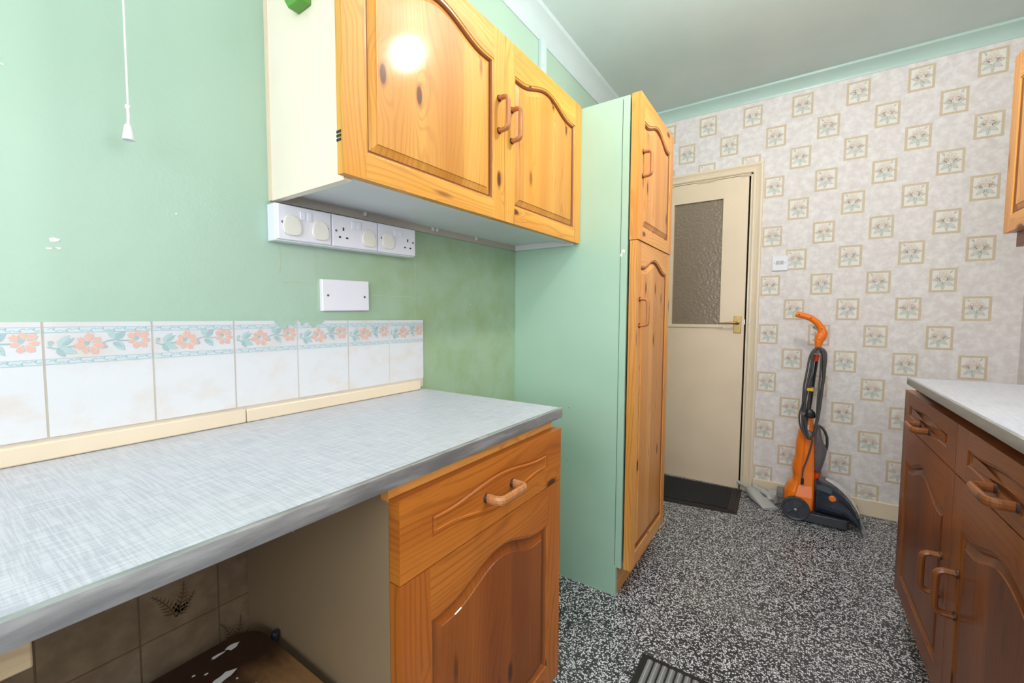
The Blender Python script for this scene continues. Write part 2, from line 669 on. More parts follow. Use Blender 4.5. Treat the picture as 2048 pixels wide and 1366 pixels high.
def border(mb, y0, x=.0067):
    H = Z1T - Z0T
    P = lambda a, b, e=0: (x + e, y0 + a * TW, Z1T - b * H)
    D = lambda e: (lambda a, b: (x + e, y0 + a * TW, Z1T - b * H))
    asp = H / TW

    cnt = [0]

    def poly(pts, m, e):
        cnt[0] += 1
        mb.face([P(p[0], p[1] / asp, e + cnt[0] * 4e-6) for p in pts], m)
    # pale bands with scrolls, in units of the tile width below its top
    for b0, b1 in ((.065, .128), (.447, .51)):
        mb.face([P(.0, b0 / asp), P(.0, b1 / asp), P(1, b1 / asp), P(1, b0 / asp)], 5)
        for e in (b0, b1):
            mb.face([P(0, (e - .003) / asp, .0001), P(0, (e + .003) / asp, .0001), P(1, (e + .003) / asp, .0001), P(1, (e - .003) / asp, .0001)], 3)
        for i in range(9):
            s0 = .03 + i * .108
            mid = (b0 + b1) / 2
            sg = 1 if i % 2 else -1
            pts = [(s0 + t * .1, (mid + sg * .018 * math.sin(t * 2 * math.pi)) / asp) for t in [k / 6 for k in range(7)]]
            ribbon(mb, pts, .0032, D(.0001), 3)
            poly(leaf2((s0 + .045, mid), 1.1 * sg, .035, .011, 5), 3, .0001)
            poly(leaf2((s0 + .075, mid), -1.0 * sg, .03, .009, 5), 4, .0001)

    def flower(c, R0, rot):
        for i, (da, rr, hw) in enumerate([(0, 1, .40), (.92, .95, .38), (1.85, .85, .36), (2.75, 1., .40), (3.6, .92, .36), (4.5, 1.02, .42), (5.4, .9, .36)]):
            an = rot + da
            poly(petal2(c, an, R0 * .18, R0 * rr, hw, .13), 1, .0002)
            for q in (-.13, .1):
                ribbon(mb, [(c[0] + R0 * t * math.cos(an + q), (c[1] + R0 * t * math.sin(an + q)) / asp) for t in (.25, .5, .78)], [.004, .003, .001], D(.0003), 2)
        poly(leaf2((c[0] - .01, c[1] + .0), -2.2, .06, .028), 3, .0003)
    flower((.385, .285), .152, .2)
    flower((.865, .240), .14, 1.0)
    for c, an, ln, wd, m in [((.11, .30), -.95, .17, .045, 4), ((.14, .29), -.7, .15, .025, 3), ((.12, .32), .45, .17, .045, 4), ((.10, .33), 1.0, .12, .035, 3), ((.63, .22), -2.1, .14, .04, 4), ((.63, .22), -.75, .14, .045, 3), ((.63, .26), .95, .15, .045, 4), ((.60, .27), .55, .12, .03, 3)]:
        poly(leaf2((c[0], c[1]), an, ln, wd), m, .0002)
    ribbon(mb, [(a, b / asp) for a, b in [(.02, .30), (.09, .325), (.17, .31), (.26, .30)]], .006, D(.00025), 3)
    ribbon(mb, [(a, b / asp) for a, b in [(.50, .27), (.56, .245), (.63, .235), (.70, .25), (.76, .25)]], .006, D(.00025), 3)
    for cx, cy, s in ((.055, .255, 1), (.53, .315, -1)):
        ribbon(mb, [(cx + .03 * (1 - t * .75) * math.cos(t * 6.5 + 1.5), (cy + s * .03 * (1 - t * .75) * math.sin(t * 6.5 + 1.5)) / asp) for t in [k / 12 for k in range(13)]], .0055, D(.00025), 3)


g = MB().box(0, .0045, YT0 - 4 * TP, YT0 + 6 * TP - .003, Z0T - .03, Z1T - .001).build('grout', 'grout', wl)
for k in range(-4, 6):
    y0 = YT0 + k * TP + .0018
    mb = MB()
    jit = R.uniform(-.0006, .0006)
    mb.box(.0, .006 + jit, y0, y0 + TW, Z0T, Z1T)
    nb = len(mb.f)
    if k >= -1:
        border(mb, y0, .0063 + jit)
    if k in (2, 3):    # green wall paint smeared over the top edge
        q = random.Random(k)
        a0, a1 = (.62, .98) if k == 2 else (.02, .5)
        pts = [(a0, 0), (a1, 0)]
        st = 8
        for i in range(st + 1):
            t = a1 + (a0 - a1) * i / st
            pts.append((t, q.uniform(.02, .10) * (.4 + math.sin(math.pi * i / st))))
        mb.face([(.0072, y0 + a * TW, Z1T - b * .2) for a, b in pts], 6)
    mb.build('wall_tile', ['tile_white', 'tile_pink', 'tile_pink_line', 'tile_teal', 'tile_teal_light', 'tile_band', 'green'], wl, weld=False)

# beige tiles with fern prints under the worktop
MB().box(0, .003, -.6, .50, .02, .80).build('grout', 'grout_brown', wl)


def fern(mb, c, sc_, P, seed):
    q = random.Random(seed)
    for s in range(3):
        an = math.radians((100, 60, 30)[s] + q.uniform(-8, 8))
        if seed % 2:
            an = math.pi - an
        ln = sc_ * (1, .95, .7)[s]
        st = [(c[0] + ln * t * math.cos(an + .25 * t), c[1] + ln * t * math.sin(an + .25 * t)) for t in [i / 8 for i in range(9)]]
        ribbon(mb, st, .0012, P, 1)
        for i in range(1, 9):
            for sg in (-1, 1):
                l2 = ln * .30 * (1.05 - i / 9)
                a2 = an + .25 * i / 8 + sg * .9
                mb.face([P(*t) for t in leaf2(st[i], a2, l2, l2 * .16, 4)], 1)


for i in range(-4, 3):
    for j in range(-4, 2):
        y0, z0 = .2545 + (i - 0) * .14, .4823 + j * .14
        mb = MB().box(0, .005, y0 + .0016, min(y0 + .1384, .4545), z0 + .0016, z0 + .1384)
        if (i, j) in ((0, 0), (1, -1), (-1, -1), (0, -2), (-2, 0)):
            fern(mb, (y0 + (.028 if i == 1 else .06), z0 + .025), .075, lambda a, z: (.0056, min(a, .4545), z), i + 3 * j + 20)
        mb.build('wall_tile', ['tile_beige', 'tile_fern'], wl, weld=False)

# far wall with door opening and printed wallpaper
DX0, DX1, DZ = -.0, .806, 2.075
mb = MB()
mb.box(DX1, XR + .1, YF, YF + .1, 0, ZC)
mb.box(-.1, DX1, YF, YF + .1, DZ, ZC)


def motif(mb, cx, cz, seed):
    q = random.Random(seed)
    w2, h2, bw = .0535, .064, .0115
    y = YF - .0004

    def rect(a0, a1, b0, b1, m, e):
        mb.face([(cx + a0, y - e, cz + b0), (cx + a1, y - e, cz + b0), (cx + a1, y - e, cz + b1), (cx + a0, y - e, cz + b1)], m)
    rect(-w2, w2, -h2, h2, 1, 0)
    rect(-w2 + bw, w2 - bw, -h2 + bw, h2 - bw, 2, .0002)
    mx = -1 if q.random() < .5 else 1
    P = lambda e: (lambda a, b: (cx + mx * a * 1.12, y - e, cz + b * 1.2 + .003))
    ct = [0]

    def poly(pts, m):
        ct[0] += 1
        mb.face([P(.0004 + ct[0] * 6e-6)(*p) for p in pts], m)
    line = lambda pts, wd, m: ribbon(mb, pts, wd, P(.0007), m)
    for c, an, ln in (((.0, -.010), -2.55, .036), ((.004, -.012), -.55, .036), ((.0, -.016), -1.45, .030), ((-.008, -.004), 3.0, .030), ((.012, -.002), .0, .030), ((.022, .028), .9, .014)):
        pts = leaf2(c, an + q.uniform(-.15, .15), ln, ln * .24, 6)
        poly(pts, 6)
        line(pts + pts[:1], .0008, 5)
        line([c, pts[6]], .0006, 5)
    for c, R0 in (((-.016, .004), .015), ((.018, .006), .015), ((.001, .016), .024)):
        ro = q.uniform(0, 1)
        for i in range(6):
            pts = petal2(c, ro + i * 1.047, R0 * .1, R0, .46, .06, 4)
            poly(pts, 4)
            line(pts + pts[:1], .0006, 3)
        for i in range(4):
            pts = petal2(c, ro + .5 + i * 1.57, R0 * .05, R0 * .5, .55, .05, 3)
            poly(pts, 2)
            line(pts[1:], .0006, 3)
    ribbon(mb, [(0, -.01), (.002, -.025), (-.002, -.044)], .0008, P(.0006), 5)


for k in range(-7, 8):
    x = 1.0645 + k * .1312
    if x < .22 or x > XR + .02:
        continue
    for j in range(9):
        z = (2.437 if k % 2 == 0 else 2.281) - .3085 * j
        if z < .08 or (x < DX1 + .06 and z < DZ - .05):
            continue
        if x + .0535 > XR:
            continue
        motif(mb, x, z, k * 31 + j)
wf = struct(mb.build('wall_far', ['paper', 'paper_tan', 'paper_cream', 'paper_pink', 'paper_blush', 'paper_green', 'paper_sage'], weld=False))

# right wall, papered, with a window opening above the sink run (behind the camera's right shoulder)
WY0, WY1, WZ0, WZ1 = -.2, 1.18, 1.25, 2.2
mb = MB()
mb.box(XR, XR + .1, YB, WY0, 0, ZC)
mb.box(XR, XR + .1, WY1, YF, 0, ZC)
mb.box(XR, XR + .1, WY0, WY1, 0, WZ0)
mb.box(XR, XR + .1, WY0, WY1, WZ1, ZC)
struct(mb.build('wall_right', 'paper', weld=False))
mb = MB()
for a, b in ((WY0, WY0 + .05), (WY1 - .05, WY1)):
    mb.box(XR + .03, XR + .07, a, b, WZ0, WZ1)
mb.box(XR + .03, XR + .07, WY0, WY1, WZ0, WZ0 + .05)
mb.box(XR + .03, XR + .07, WY0, WY1, WZ1 - .05, WZ1)
wn = struct(mb.build('window_1', 'white_paint', weld=False))
# back wall behind the camera, with an unseen window added for the fill light
mb = MB()
mb.box(-.1, .28, YB - .1, YB, 0, ZC)
mb.box(1.82, XR + .1, YB - .1, YB, 0, ZC)
mb.box(.28, 1.82, YB - .1, YB, 0, 1.02)
mb.box(.28, 1.82, YB - .1, YB, 2.18, ZC)
struct(mb.build('wall_back', 'paper', weld=False))
mb = MB()
for a, b in ((.28, .33), (1.77, 1.82)):
    mb.box(a, b, YB - .07, YB - .03, 1.02, 2.18)
mb.box(.28, 1.82, YB - .07, YB - .03, 1.02, 1.07)
mb.box(.28, 1.82, YB - .07, YB - .03, 2.13, 2.18)
struct(mb.build('added_window', 'white_paint', weld=False))
struct(MB().box(-.1, XR + .1, YB, YF + .1, ZC, ZC + .08).build('ceiling', 'ceiling'))


def cornice(name, along, pts_fn, mats):
    prof = [(0, -.068), (.004, -.068), (.006, -.060), (.016, -.040), (.032, -.022), (.052, -.014), (.056, -.012), (.058, 0), (0, 0)]
    mb = MB()
    mb.loft([[pts_fn(t, a, b) for a, b in prof] for t in along], 0, False)
    return struct(mb.build(name, mats))


cornice('trim_1', (YB, YF), lambda t, a, b: (a * 1.1, t, ZC + b * 1.6), 'pale_mint')
cornice('trim_2', (.0, XR), lambda t, a, b: (t, YF - a, ZC + b), 'mint_gloss')
struct(MB().box(0, .022, 1.815, 1.862, 2.0, ZC - .1).build('trim_3', 'pale_mint', bevel=.003))
struct(MB().box(.88, XR, YF - .016, YF, 0, .094).build('baseboard_far', 'cream_gloss', bevel=.003))

# door in the far wall
dr = MB()
dy = YF + .002
dr.box(.04, .335, dy, dy + .04, 0, 2.0735)
dr.box(.648, .795, dy, dy + .04, 0, 2.0735)
dr.box(.335, .648, dy, dy + .04, 0, 1.10)
dr.box(.335, .648, dy, dy + .04, 1.945, 2.0735)
door = struct(dr.build('door_1', 'door_cream', weld=False), 'cream flush door with obscured glass in its upper half')
MB().box(.335, .648, dy + .015, dy + .021, 1.10, 1.945).build('glass_pane', 'obscured', door)
mb = MB()
mb.box(.30, .668, dy - .008, dy + .01, 1.083, 1.105)
mb.build('glazing_bead', 'cream_gloss', door, bevel=.002)
hp = MB().box(.734, .779, dy - .006, dy, 1.049, 1.162).build('handle_plate', 'brass', door, bevel=.002)
mb = MB()
mb.tube([(.757, dy - .004, 1.117), (.757, dy - .045, 1.117), (.745, dy - .052, 1.117), (.70, dy - .054, 1.115), (.652, dy - .052, 1.112)], [.008, .008, .008, .007, .005], 10)
mb.lathe((.757, dy - .006, 1.117), (0, -1, 0), [(.013, 0), (.013, .006), (.008, .009)], 14)
mb.build('lever', 'brass', hp)
for z in (1.058, 1.153):
    MB().lathe((.757, dy - .006, z), (0, -1, 0), [(.004, 0), (.003, .002)], 8).build('screw', 'grey_steel', hp)
MB().box(.792, .800, dy - .004, dy + .01, 1.105, 1.14).build('latch', 'grey_steel', door, bevel=.001)
# lining and moulded architrave
mb = MB()
mb.box(.8065, .822, YF - .004, YF + .09, 0, 2.09)
mb.box(.0, .822, YF - .004, YF + .09, 2.075, 2.09)
prof = [(0, 0), (0, -.012), (.006, -.017), (.016, -.017), (.022, -.011), (.034, -.015), (.046, -.021), (.056, -.021), (.058, -.016), (.058, 0)]
x0 = .818
A = [(x0 + a, YF + b, 0) for a, b in prof]
B = [(x0 + a, YF + b, 2.083 + a) for a, b in prof]
C = [(-.05, YF + b, 2.083 + a) for a, b in prof]
mb.loft([A, B, C], 0, False)
struct(mb.build('trim_4', 'cream_gloss', weld=False), 'cream moulded door architrave')
# dim hallway beyond the glass
mb = MB()
mb.box(-.1, 1.2, YF + 1.15, YF + 1.25, 0, ZC)
mb.box(-.15, -.1, YF + .1, YF + 1.2, 0, ZC)
mb.box(1.2, 1.25, YF + .1, YF + 1.2, 0, ZC)
mb.box(-.15, 1.25, YF + .1, YF + 1.25, ZC, ZC + .05)
struct(mb.build('wall_hallway', 'panel_beige', weld=False))


# ------------------------------------------------------------------ cabinet fronts
def arch(t, flat=.86):
    t = abs(t)
    if t >= flat:
        return 0.
    return .5 + .5 * math.cos(math.pi * t / flat)


def front(name, parent, T, W, H, st, bot, top, rise, mats, bulge=0., th=.02, NS=20, panel_m=None, dark=True, routed=False):
    """Framed door or drawer front. T(a,z,d) maps width, height, depth (towards the room) to the scene.
    st: stile width; bot/top: rail width at the sides; rise: how far the arch climbs into the top rail."""
    axw = 1

    def outline(ins, n=NS):
        a0, a1 = st + ins, W - st - ins
        pts = []
        for i in range(n + 1):
            t = -1 + 2 * i / n
            a = a0 + (a1 - a0) * i / n
            pts.append((a, H - top + rise * arch(t) - ins))
        low = []
        for i in range(n + 1):
            t = -1 + 2 * i / n
            a = a0 + (a1 - a0) * i / n
            low.append((a, bot - bulge * arch(t) + ins))
        return pts, low
    up0, lo0 = outline(0)
    mb = MB()
    if routed:
        mb.grain(1)
    F = 0.
    # stiles
    for a, b in ((0, st), (W - st, W)):
        if not routed:
            mb.grain(2)
        mb.face([T(a, 0, F), T(b, 0, F), T(b, H, F), T(a, H, F)], 0)
    for i in range(NS):
        if i == 0 and not routed:
            mb.grain(axw)
        (a, z), (b, y) = up0[i], up0[i + 1]
        mb.face([T(a, z, F), T(b, y, F), T(b, H, F), T(a, H, F)], 0)
    for i in range(NS):
        if i == 0 and not routed:
            mb.grain(axw)
        (a, z), (b, y) = lo0[i], lo0[i + 1]
        mb.face([T(a, 0, F), T(b, 0, F), T(b, y, F), T(a, z, F)], 0)
    # outer edges and back
    if not routed:
        mb.grain(2)
    for (a, z), (b, y) in (((0, 0), (W, 0)), ((W, 0), (W, H)), ((W, H), (0, H)), ((0, H), (0, 0))):
        mb.face([T(a, z, F), T(a, z, -th), T(b, y, -th), T(b, y, F)], 0)
    mb.face([T(0, 0, -th), T(0, H, -th), T(W, H, -th), T(W, 0, -th)], 0)
    # moulded inner edge: small quirk, ovolo, then groove
    steps = [(0, 0), (.002, -.0025), (.006, -.003), (.010, -.006), (.012, -.0115)]
    if routed:
        steps = [(0, 0), (.0012, -.0035), (.003, -.004), (.0045, -.0025)]
    loops = []
    for ins, d in steps:
        u_, l_ = outline(ins)
        loops.append([T(a, z, d) for a, z in u_ + l_[::-1]])
    for k, (A, B) in enumerate(zip(loops, loops[1:])):
        for i in range(len(A)):
            j = (i + 1) % len(A)
            mb.face([A[i], A[j], B[j], B[i]], 1 if (k >= 2 and dark) else 0, False)
    door = mb.build(name, [mats[0], mats[2]], parent, weld=False)
    # raised panel
    pm = MB().grain(2 if H > W * .6 else axw)
    psteps = [(.012, -.0115), (.014, -.010), (.030, -.0035), (.031, -.0015)]
    if routed:
        psteps = [(.0045, -.0025), (.0065, .0012), (.010, .0012), (.012, -.0005)]
        off_ = mb.off
        pm.grain(1).off = off_
    loops = []
    for ins, d in psteps:
        u_, l_ = outline(ins)
        loops.append([T(a, z, d) for a, z in u_ + l_[::-1]])
    for k, (A, B) in enumerate(zip(loops, loops[1:])):
        for i in range(len(A)):
            j = (i + 1) % len(A)
            pm.face([A[i], A[j], B[j], B[i]], 1 if (k == 0 and dark) else 0, False)
    li, ld = psteps[-1]
    u_, l_ = outline(li)
    for i in range(NS):
        pm.face([T(*l_[i], ld), T(*l_[i + 1], ld), T(*u_[i + 1], ld), T(*u_[i], ld)], 0)
    pm.build('panel', [panel_m or mats[1], mats[2]], door, weld=False)
    return door


def sm(path, k=4):
    out = []
    P = [Vector(q) for q in path]
    for i in range(len(P) - 1):
        p0, p1, p2, p3 = P[max(i - 1, 0)], P[i], P[i + 1], P[min(i + 2, len(P) - 1)]
        for j in range(k):
            t = j / k
            out.append(.5 * ((2 * p1) + (p2 - p0) * t + (2 * p0 - 5 * p1 + 4 * p2 - p3) * t * t + (3 * p1 - p0 - 3 * p2 + p3) * t ** 3))
    out.append(P[-1])
    return out


def bow_handle(parent, T, a, z, ln, vert=True, mat=('handle_wood', 'handle_dark'), proj=.034, th=.0085):
    """D-shaped wooden bow handle standing off a door; a,z is its centre."""
    mb = MB()
    h = ln / 2
    prof = [(-h, 0), (-h, proj * .45), (-h * .97, proj * .75), (-h * .82, proj * .96), (-h * .5, proj), (0, proj), (h * .5, proj), (h * .82, proj * .96), (h * .97, proj * .75), (h, proj * .45), (h, 0)]
    pts = [T(a, z + s, d) if vert else T(a + s, z, d) for s, d in prof]
    pts = sm(pts, 3)
    fl = Vector(T(1, 0, 0)) - Vector(T(0, 0, 0)) if vert else Vector(T(0, 1, 0)) - Vector(T(0, 0, 0))
    mb.tube(pts, [(th * 1.1, th * .8)] * len(pts), 10, 0, flat=tuple(fl.normalized()))
    for s in (-h, h):
        c = Vector(T(a, z + s, 0) if vert else T(a + s, z, 0))
        dn = Vector(T(0, 0, 1)) - Vector(T(0, 0, 0))
        mb.lathe(c, dn, [(th * 1.15, 0), (th * 1.12, .003), (th * .9, .005)], 12, 1)
    return mb.build('handle', list(mat), parent, weld=False)


# ------------------------------------------------------------------ wall cabinet (left)
Y0, Y1, XF = .5215, 1.6235, .322
SH = lambda y: .0175 * (y - .52)          # the cabinet hangs slightly out of level
ZB, ZT = 1.4355, 1.986
wc = thing('wall_cabinet', (0.0, .537, 1.43), 'golden pine wall cabinet with two arched doors on the green wall above the white sockets', 'cabinet')


def shbox(mb, x0, x1, y0, y1, z0, z1, m=0):
    P = [(x, y, z + SH(y)) for x in (x0, x1) for y in (y0, y1) for z in (z0, z1)]
    for q in ((0, 1, 3, 2), (4, 6, 7, 5), (0, 4, 5, 1), (2, 3, 7, 6), (0, 2, 6, 4), (1, 5, 7, 3)):
        mb.face([P[k] for k in q], m)
    return mb


mb = shbox(MB(), .012, .299, .537, .555, 1.430, ZT - .004)
PS = lambda a, z: (a, .5364, z)
blot(mb, (.1319, 1.5063), (.004, .006), PS, 1, 9, 3)
o = mb.build('side_panel', ['cream_panel', 'white_chip'], wc, weld=False)
o['label'] = 'cream painted left side'
shbox(MB(), .0, .012, .534, .556, 1.430, ZT - .002).build('scribe_strip', 'cream_batten', wc)
shbox(MB(), .012, .299, 1.606, 1.6235, 1.430, ZT - .004).build('side_panel', 'cab_white', wc)
o = shbox(MB(), .012, .296, .555, 1.606, 1.452, 1.468).build('bottom_panel', 'cab_white', wc)
o['label'] = 'white underside'
shbox(MB(), .012, .299, .555, 1.606, ZT - .02, ZT - .004).build('top_panel', 'cab_white', wc)
o = shbox(MB(), .0, .012, .556, 1.6235, 1.430, ZT - .004).build('back_rail', 'dirty_rail', wc)
o['label'] = 'grimy hanging rail along the wall'
shbox(MB(), .286, .299, .555, 1.606, 1.4365, 1.452).build('front_rail', 'cab_white', wc)
for y in (.80, 1.08, 1.10, 1.32):
    MB().box(.012, .02, y - .004, y + .004, 1.440 + SH(y), 1.451 + SH(y)).build('cable_clip', 'white_paint', wc, bevel=.001)


def TL(y0, zb, sh=False):
    if sh:
        return lambda a, z, d: (XF + d, y0 + a, zb + z + SH(y0 + a))
    return lambda a, z, d: (XF + d, y0 + a, zb + z)


gold = ('pine_gold', 'pine_gold_panel', 'dark_rebate')
T = TL(Y0, ZB, True)
d1 = front('door', wc, T, .5570, ZT - ZB, .054, .052, .092, .042, gold)
bow_handle(d1, T, .527, .308, .094)
mb = MB()
for k in range(3):
    mb.box(.3015, .3155, .5203, .5215, 1.500 + k * .008, 1.505 + k * .008)
mb.build('scorch_mark', 'black_plastic', d1)
T = TL(Y0 + .5585, ZB, True)
d2 = front('door', wc, T, Y1 - Y0 - .5585, ZT - ZB, .054, .052, .092, .042, gold)
bow_handle(d2, T, .036, .299, .094)

# ------------------------------------------------------------------ tall cupboard
tc = thing('tall_cupboard', (.27, 1.87, 0), 'tall cupboard with pale green side and two pine doors beside the glazed door', 'cupboard')
YT1 = 2.135
mb = MB()
poly = [(.0, 0), (.5016, 0), (.5016, .1253), (.5234, .1253), (.5234, 2.0), (.0, 2.0)]
mb.prism(poly, 1, 1.626, 1.644)
mb.box(.496, .4975, 1.6254, 1.626, .13, 1.99, 1)
for c in ((.505, 1.41), (.512, 1.408), (.50, 1.395)):
    blot(mb, c, (.006, .009), lambda a, z: (a, 1.6252, z), 2, 8, int(c[0] * 1000))
for z in (.76, .53, .50):
    blot(mb, (.28 if z > .6 else .275, z), (.002, .003), lambda a, z: (a, 1.6252, z), 1 if z > .51 else 2, 7, 4)
o = mb.build('side_panel', ['green_panel', 'slot_dark', 'white_chip'], tc, weld=False)
o['label'] = 'pale green painted side panel'
MB().prism(poly, 1, YT1 - .018, YT1).build('side_panel', 'cab_white', tc)
MB().box(.0, .5234, 1.644, YT1 - .018, 1.982, 2.0).build('top_panel', 'cab_white', tc)
MB().box(.0, .52, 1.644, YT1 - .018, .1253, .143).build('bottom_panel', 'cab_white', tc)
MB().box(.0, .005, 1.644, YT1 - .018, .143, 1.982).build('back_panel', 'cab_white', tc)
MB().box(.02, .52, 1.644, YT1 - .018, 1.44, 1.456).build('shelf', 'cab_white', tc)
MB().grain(1).box(.488, .5016, 1.644, YT1 - .018, 0, .1253).build('plinth', 'pine_tall', tc)
tall = ('pine_tall', 'pine_tall_panel', 'dark_rebate')
XF = .5624
DW = 2.128 - 1.628
T = lambda a, z, d: (.5660 + d, 1.628 + a, 1.4515 + z)
d = front('door', tc, T, DW, 2.004 - 1.4515, .052, .052, .092, .042, tall, th=.036)
bow_handle(d, T, .036, .292, .092)
T = lambda a, z, d: (.5624 + d, 1.628 + a, .1253 + z)
d = front('door', tc, T, DW, 1.4485 - .1253, .052, .056, .092, .042, tall, th=.030)
bow_handle(d, T, .042, 1.170 - .1253, .104)

# ------------------------------------------------------------------ base cabinet (left)
bc = thing('base_cabinet', (.27, .743, 0), 'amber pine base cabinet with one drawer over an arched door under the left worktop', 'cabinet')
poly = [(.0065, 0), (.48, 0), (.48, .13), (.5231, .13), (.5231, .872), (.0065, .872)]
mb = MB().prism(poly, 1, .456, .474)
blot(mb, (.22, .70), (.004, .004), lambda a, z: (a, .4556, z), 1, 8, 9)
o = mb.build('side_panel', ['panel_beige', 'white_chip'], bc, weld=False)
o['label'] = 'beige side panel facing the gap'
MB().prism(poly, 1, 1.005, 1.023).build('side_panel', 'panel_beige', bc)
MB().box(.02, .52, .474, 1.005, .13, .148).build('bottom_panel', 'panel_beige', bc)
MB().box(.0065, .012, .474, 1.005, .148, .87).build('back_panel', 'panel_beige', bc)
MB().grain(1).box(.505, .5238, .4553, 1.0235, .838, .8725).build('top_rail', 'pine_tall', bc)
MB().grain(1).box(.462, .48, .474, 1.005, 0, .13).build('plinth', 'pine_amber', bc)
amber = ('pine_amber', 'pine_amber_panel', 'dark_rebate')
XB = .5503
T = lambda a, z, d: (XB + d, .456 + a, .701 + z)
d = front('drawer', bc, T, .574, .8435 - .701, .075, .050, .051, .017, ('pine_amber', 'pine_amber', 'dark_rebate'), bulge=.024, th=.026, dark=False, routed=True)
bow_handle(d, T, .285, .066, .098, False, ('handle_wood', 'handle_dark'), .038, .0095)
T = lambda a, z, d: (XB + d, .456 + a, .13 + z)
front('door', bc, T, .574, .6985 - .13, .07, .07, .100, .042, amber, th=.026)

# ------------------------------------------------------------------ left worktop, upstand strips
wt = thing('worktop', (.27, .2, .875), 'pale blue grey linen-pattern worktop with metal edge along the left wall', 'worktop')
MB().box(.0065, .5505, -.62, 1.0301, .8745, .9).build('slab', 'laminate', wt)
mb = MB()
pr = [(.5505, .873), (.5528, .8735), (.5535, .877), (.5535, .895), (.5528, .8992), (.549, .9012), (.545, .9008), (.5505, .899)]
mb.prism(pr, 1, -.62, 1.031, 0)
o = mb.build('edge_trim', 'trim_metal', wt, bevel=0)
o['label'] = 'dull metal edging'
struct(MB().box(.0065, .024, -.62, .458, .9005, .9325).build('trim_5', 'cream_batten', bevel=.003), 'cream upstand strip, left length')
struct(MB().box(.0065, .024, .459, 1.009, .9005, .9315).build('trim_6', 'cream_batten', bevel=.003), 'cream upstand strip, right length')
be = MB().grain(1).box(.43, .455, -.60, .066, .795, .8745).build('bearer', 'timber', wt, bevel=.002)
MB().grain(2).box(.03, .43, -.60, -.575, 0.0, .8745).build('end_support', 'panel_beige', wt)

# ------------------------------------------------------------------ sockets, blanking plate, cord
sb = thing('socket_bank', (0, .75, 1.335), 'row of three white double sockets on one box under the wall cabinet', 'socket')
D0 = .040
shs = lambda y: .0225 * (y - .53)


def sbx(mb, x0, x1, y0, y1, z0, z1, m=0, tap=0.):
    P = []
    for x in (x0, x1):
        q = tap if x == x1 else 0
        for y in (y0 + q, y1 - q):
            for z in (z0 + q, z1 - q):
                P.append((x, y, z + shs(y)))
    for q in ((0, 1, 3, 2), (4, 6, 7, 5), (0, 4, 5, 1), (2, 3, 7, 6), (0, 2, 6, 4), (1, 5, 7, 3)):
        mb.face([P[k] for k in q], m)
    return mb


sbx(MB(), 0, D0 - .004, .529, .9735, 1.3325, 1.4215).build('back_box', 'plastic_white', sb, bevel=.002)
edges = [.5305, .6737, .8235, .9725]
plates = []
for k in range(3):
    y0, y1 = edges[k] + .0006, edges[k + 1] - .0006
    pl = sbx(MB(), D0 - .004, D0 + .004, y0, y1, 1.3345, 1.4205, 0, .002).build('socket_plate', 'plastic_white', sb, bevel=.0015)
    plates.append((pl, y0, y1))
    yc = (y0 + y1) / 2
    for s in (-1, 1):
        y = yc + s * .0085
        mb = sbx(MB(), D0 + .003, D0 + .0065, y - .0065, y + .0065, 1.388, 1.409)
        mb.build('rocker_switch', 'plastic_white', pl, bevel=.001)
    for y in (y0 + .012, y1 - .012):
        MB().lathe((D0 + .003, y, 1.377 + shs(y)), (1, 0, 0), [(.0034, 0), (.0028, .0025)], 10).build('screw', 'screw', pl)


def pins(pl, yc, zc):
    mb = MB()
    zc += shs(yc)
    mb.box(D0 + .0035, D0 + .0046, yc - .0022, yc + .0022, zc + .008, zc + .017)
    for s in (-1, 1):
        mb.box(D0 + .0035, D0 + .0046, yc + s * .011 - .0035, yc + s * .011 + .0035, zc - .0125, zc - .008)
    mb.build('pin_slots', 'slot_dark', pl, weld=False)


def cover(yc, zc, label):
    zc += shs(yc)
    mb = MB()
    ring = []
    for i in range(24):
        a = 2 * math.pi * i / 24
        c, s = math.cos(a), math.sin(a)
        k = 2.7
        rr = (abs(c) ** k + abs(s) ** k) ** (-1 / k)
        wx = .0225 * (1 - .17 * s)
        ring.append((yc + wx * rr * c, zc + .0245 * rr * s))
    rings = []
    for d, f in ((.0045, .97), (.0060, 1.), (.0085, 1.), (.0100, .95), (.0104, .8)):
        rings.append([(D0 + d, yc + (y - yc) * f, zc + (z - zc) * f) for y, z in ring])
    mb.loft(rings, 0)
    o = mb.build('socket_cover', 'plastic_cream', None, weld=False, loc=(D0 + .004, yc, zc))
    tag(o, label, 'socket cover', 'plug-in safety covers on the sockets')


lab = ['cream plug-in safety cover at the far left of the socket row', 'cream plug-in safety cover in right half of the left double socket', 'cream plug-in safety cover on the middle double socket', 'cream plug-in safety cover on the right-hand double socket']
pos = []
for pl, y0, y1 in plates:
    pos += [(pl, y0 + .034, 1.371), (pl, y1 - .034, 1.369)]
cover(pos[0][1], pos[0][2], lab[0])
cover(pos[1][1], pos[1][2], lab[1])
pins(pos[2][0], pos[2][1], pos[2][2])
cover(pos[3][1], pos[3][2], lab[2])
cover(pos[4][1], pos[4][2], lab[3])
pins(pos[5][0], pos[5][1], pos[5][2])

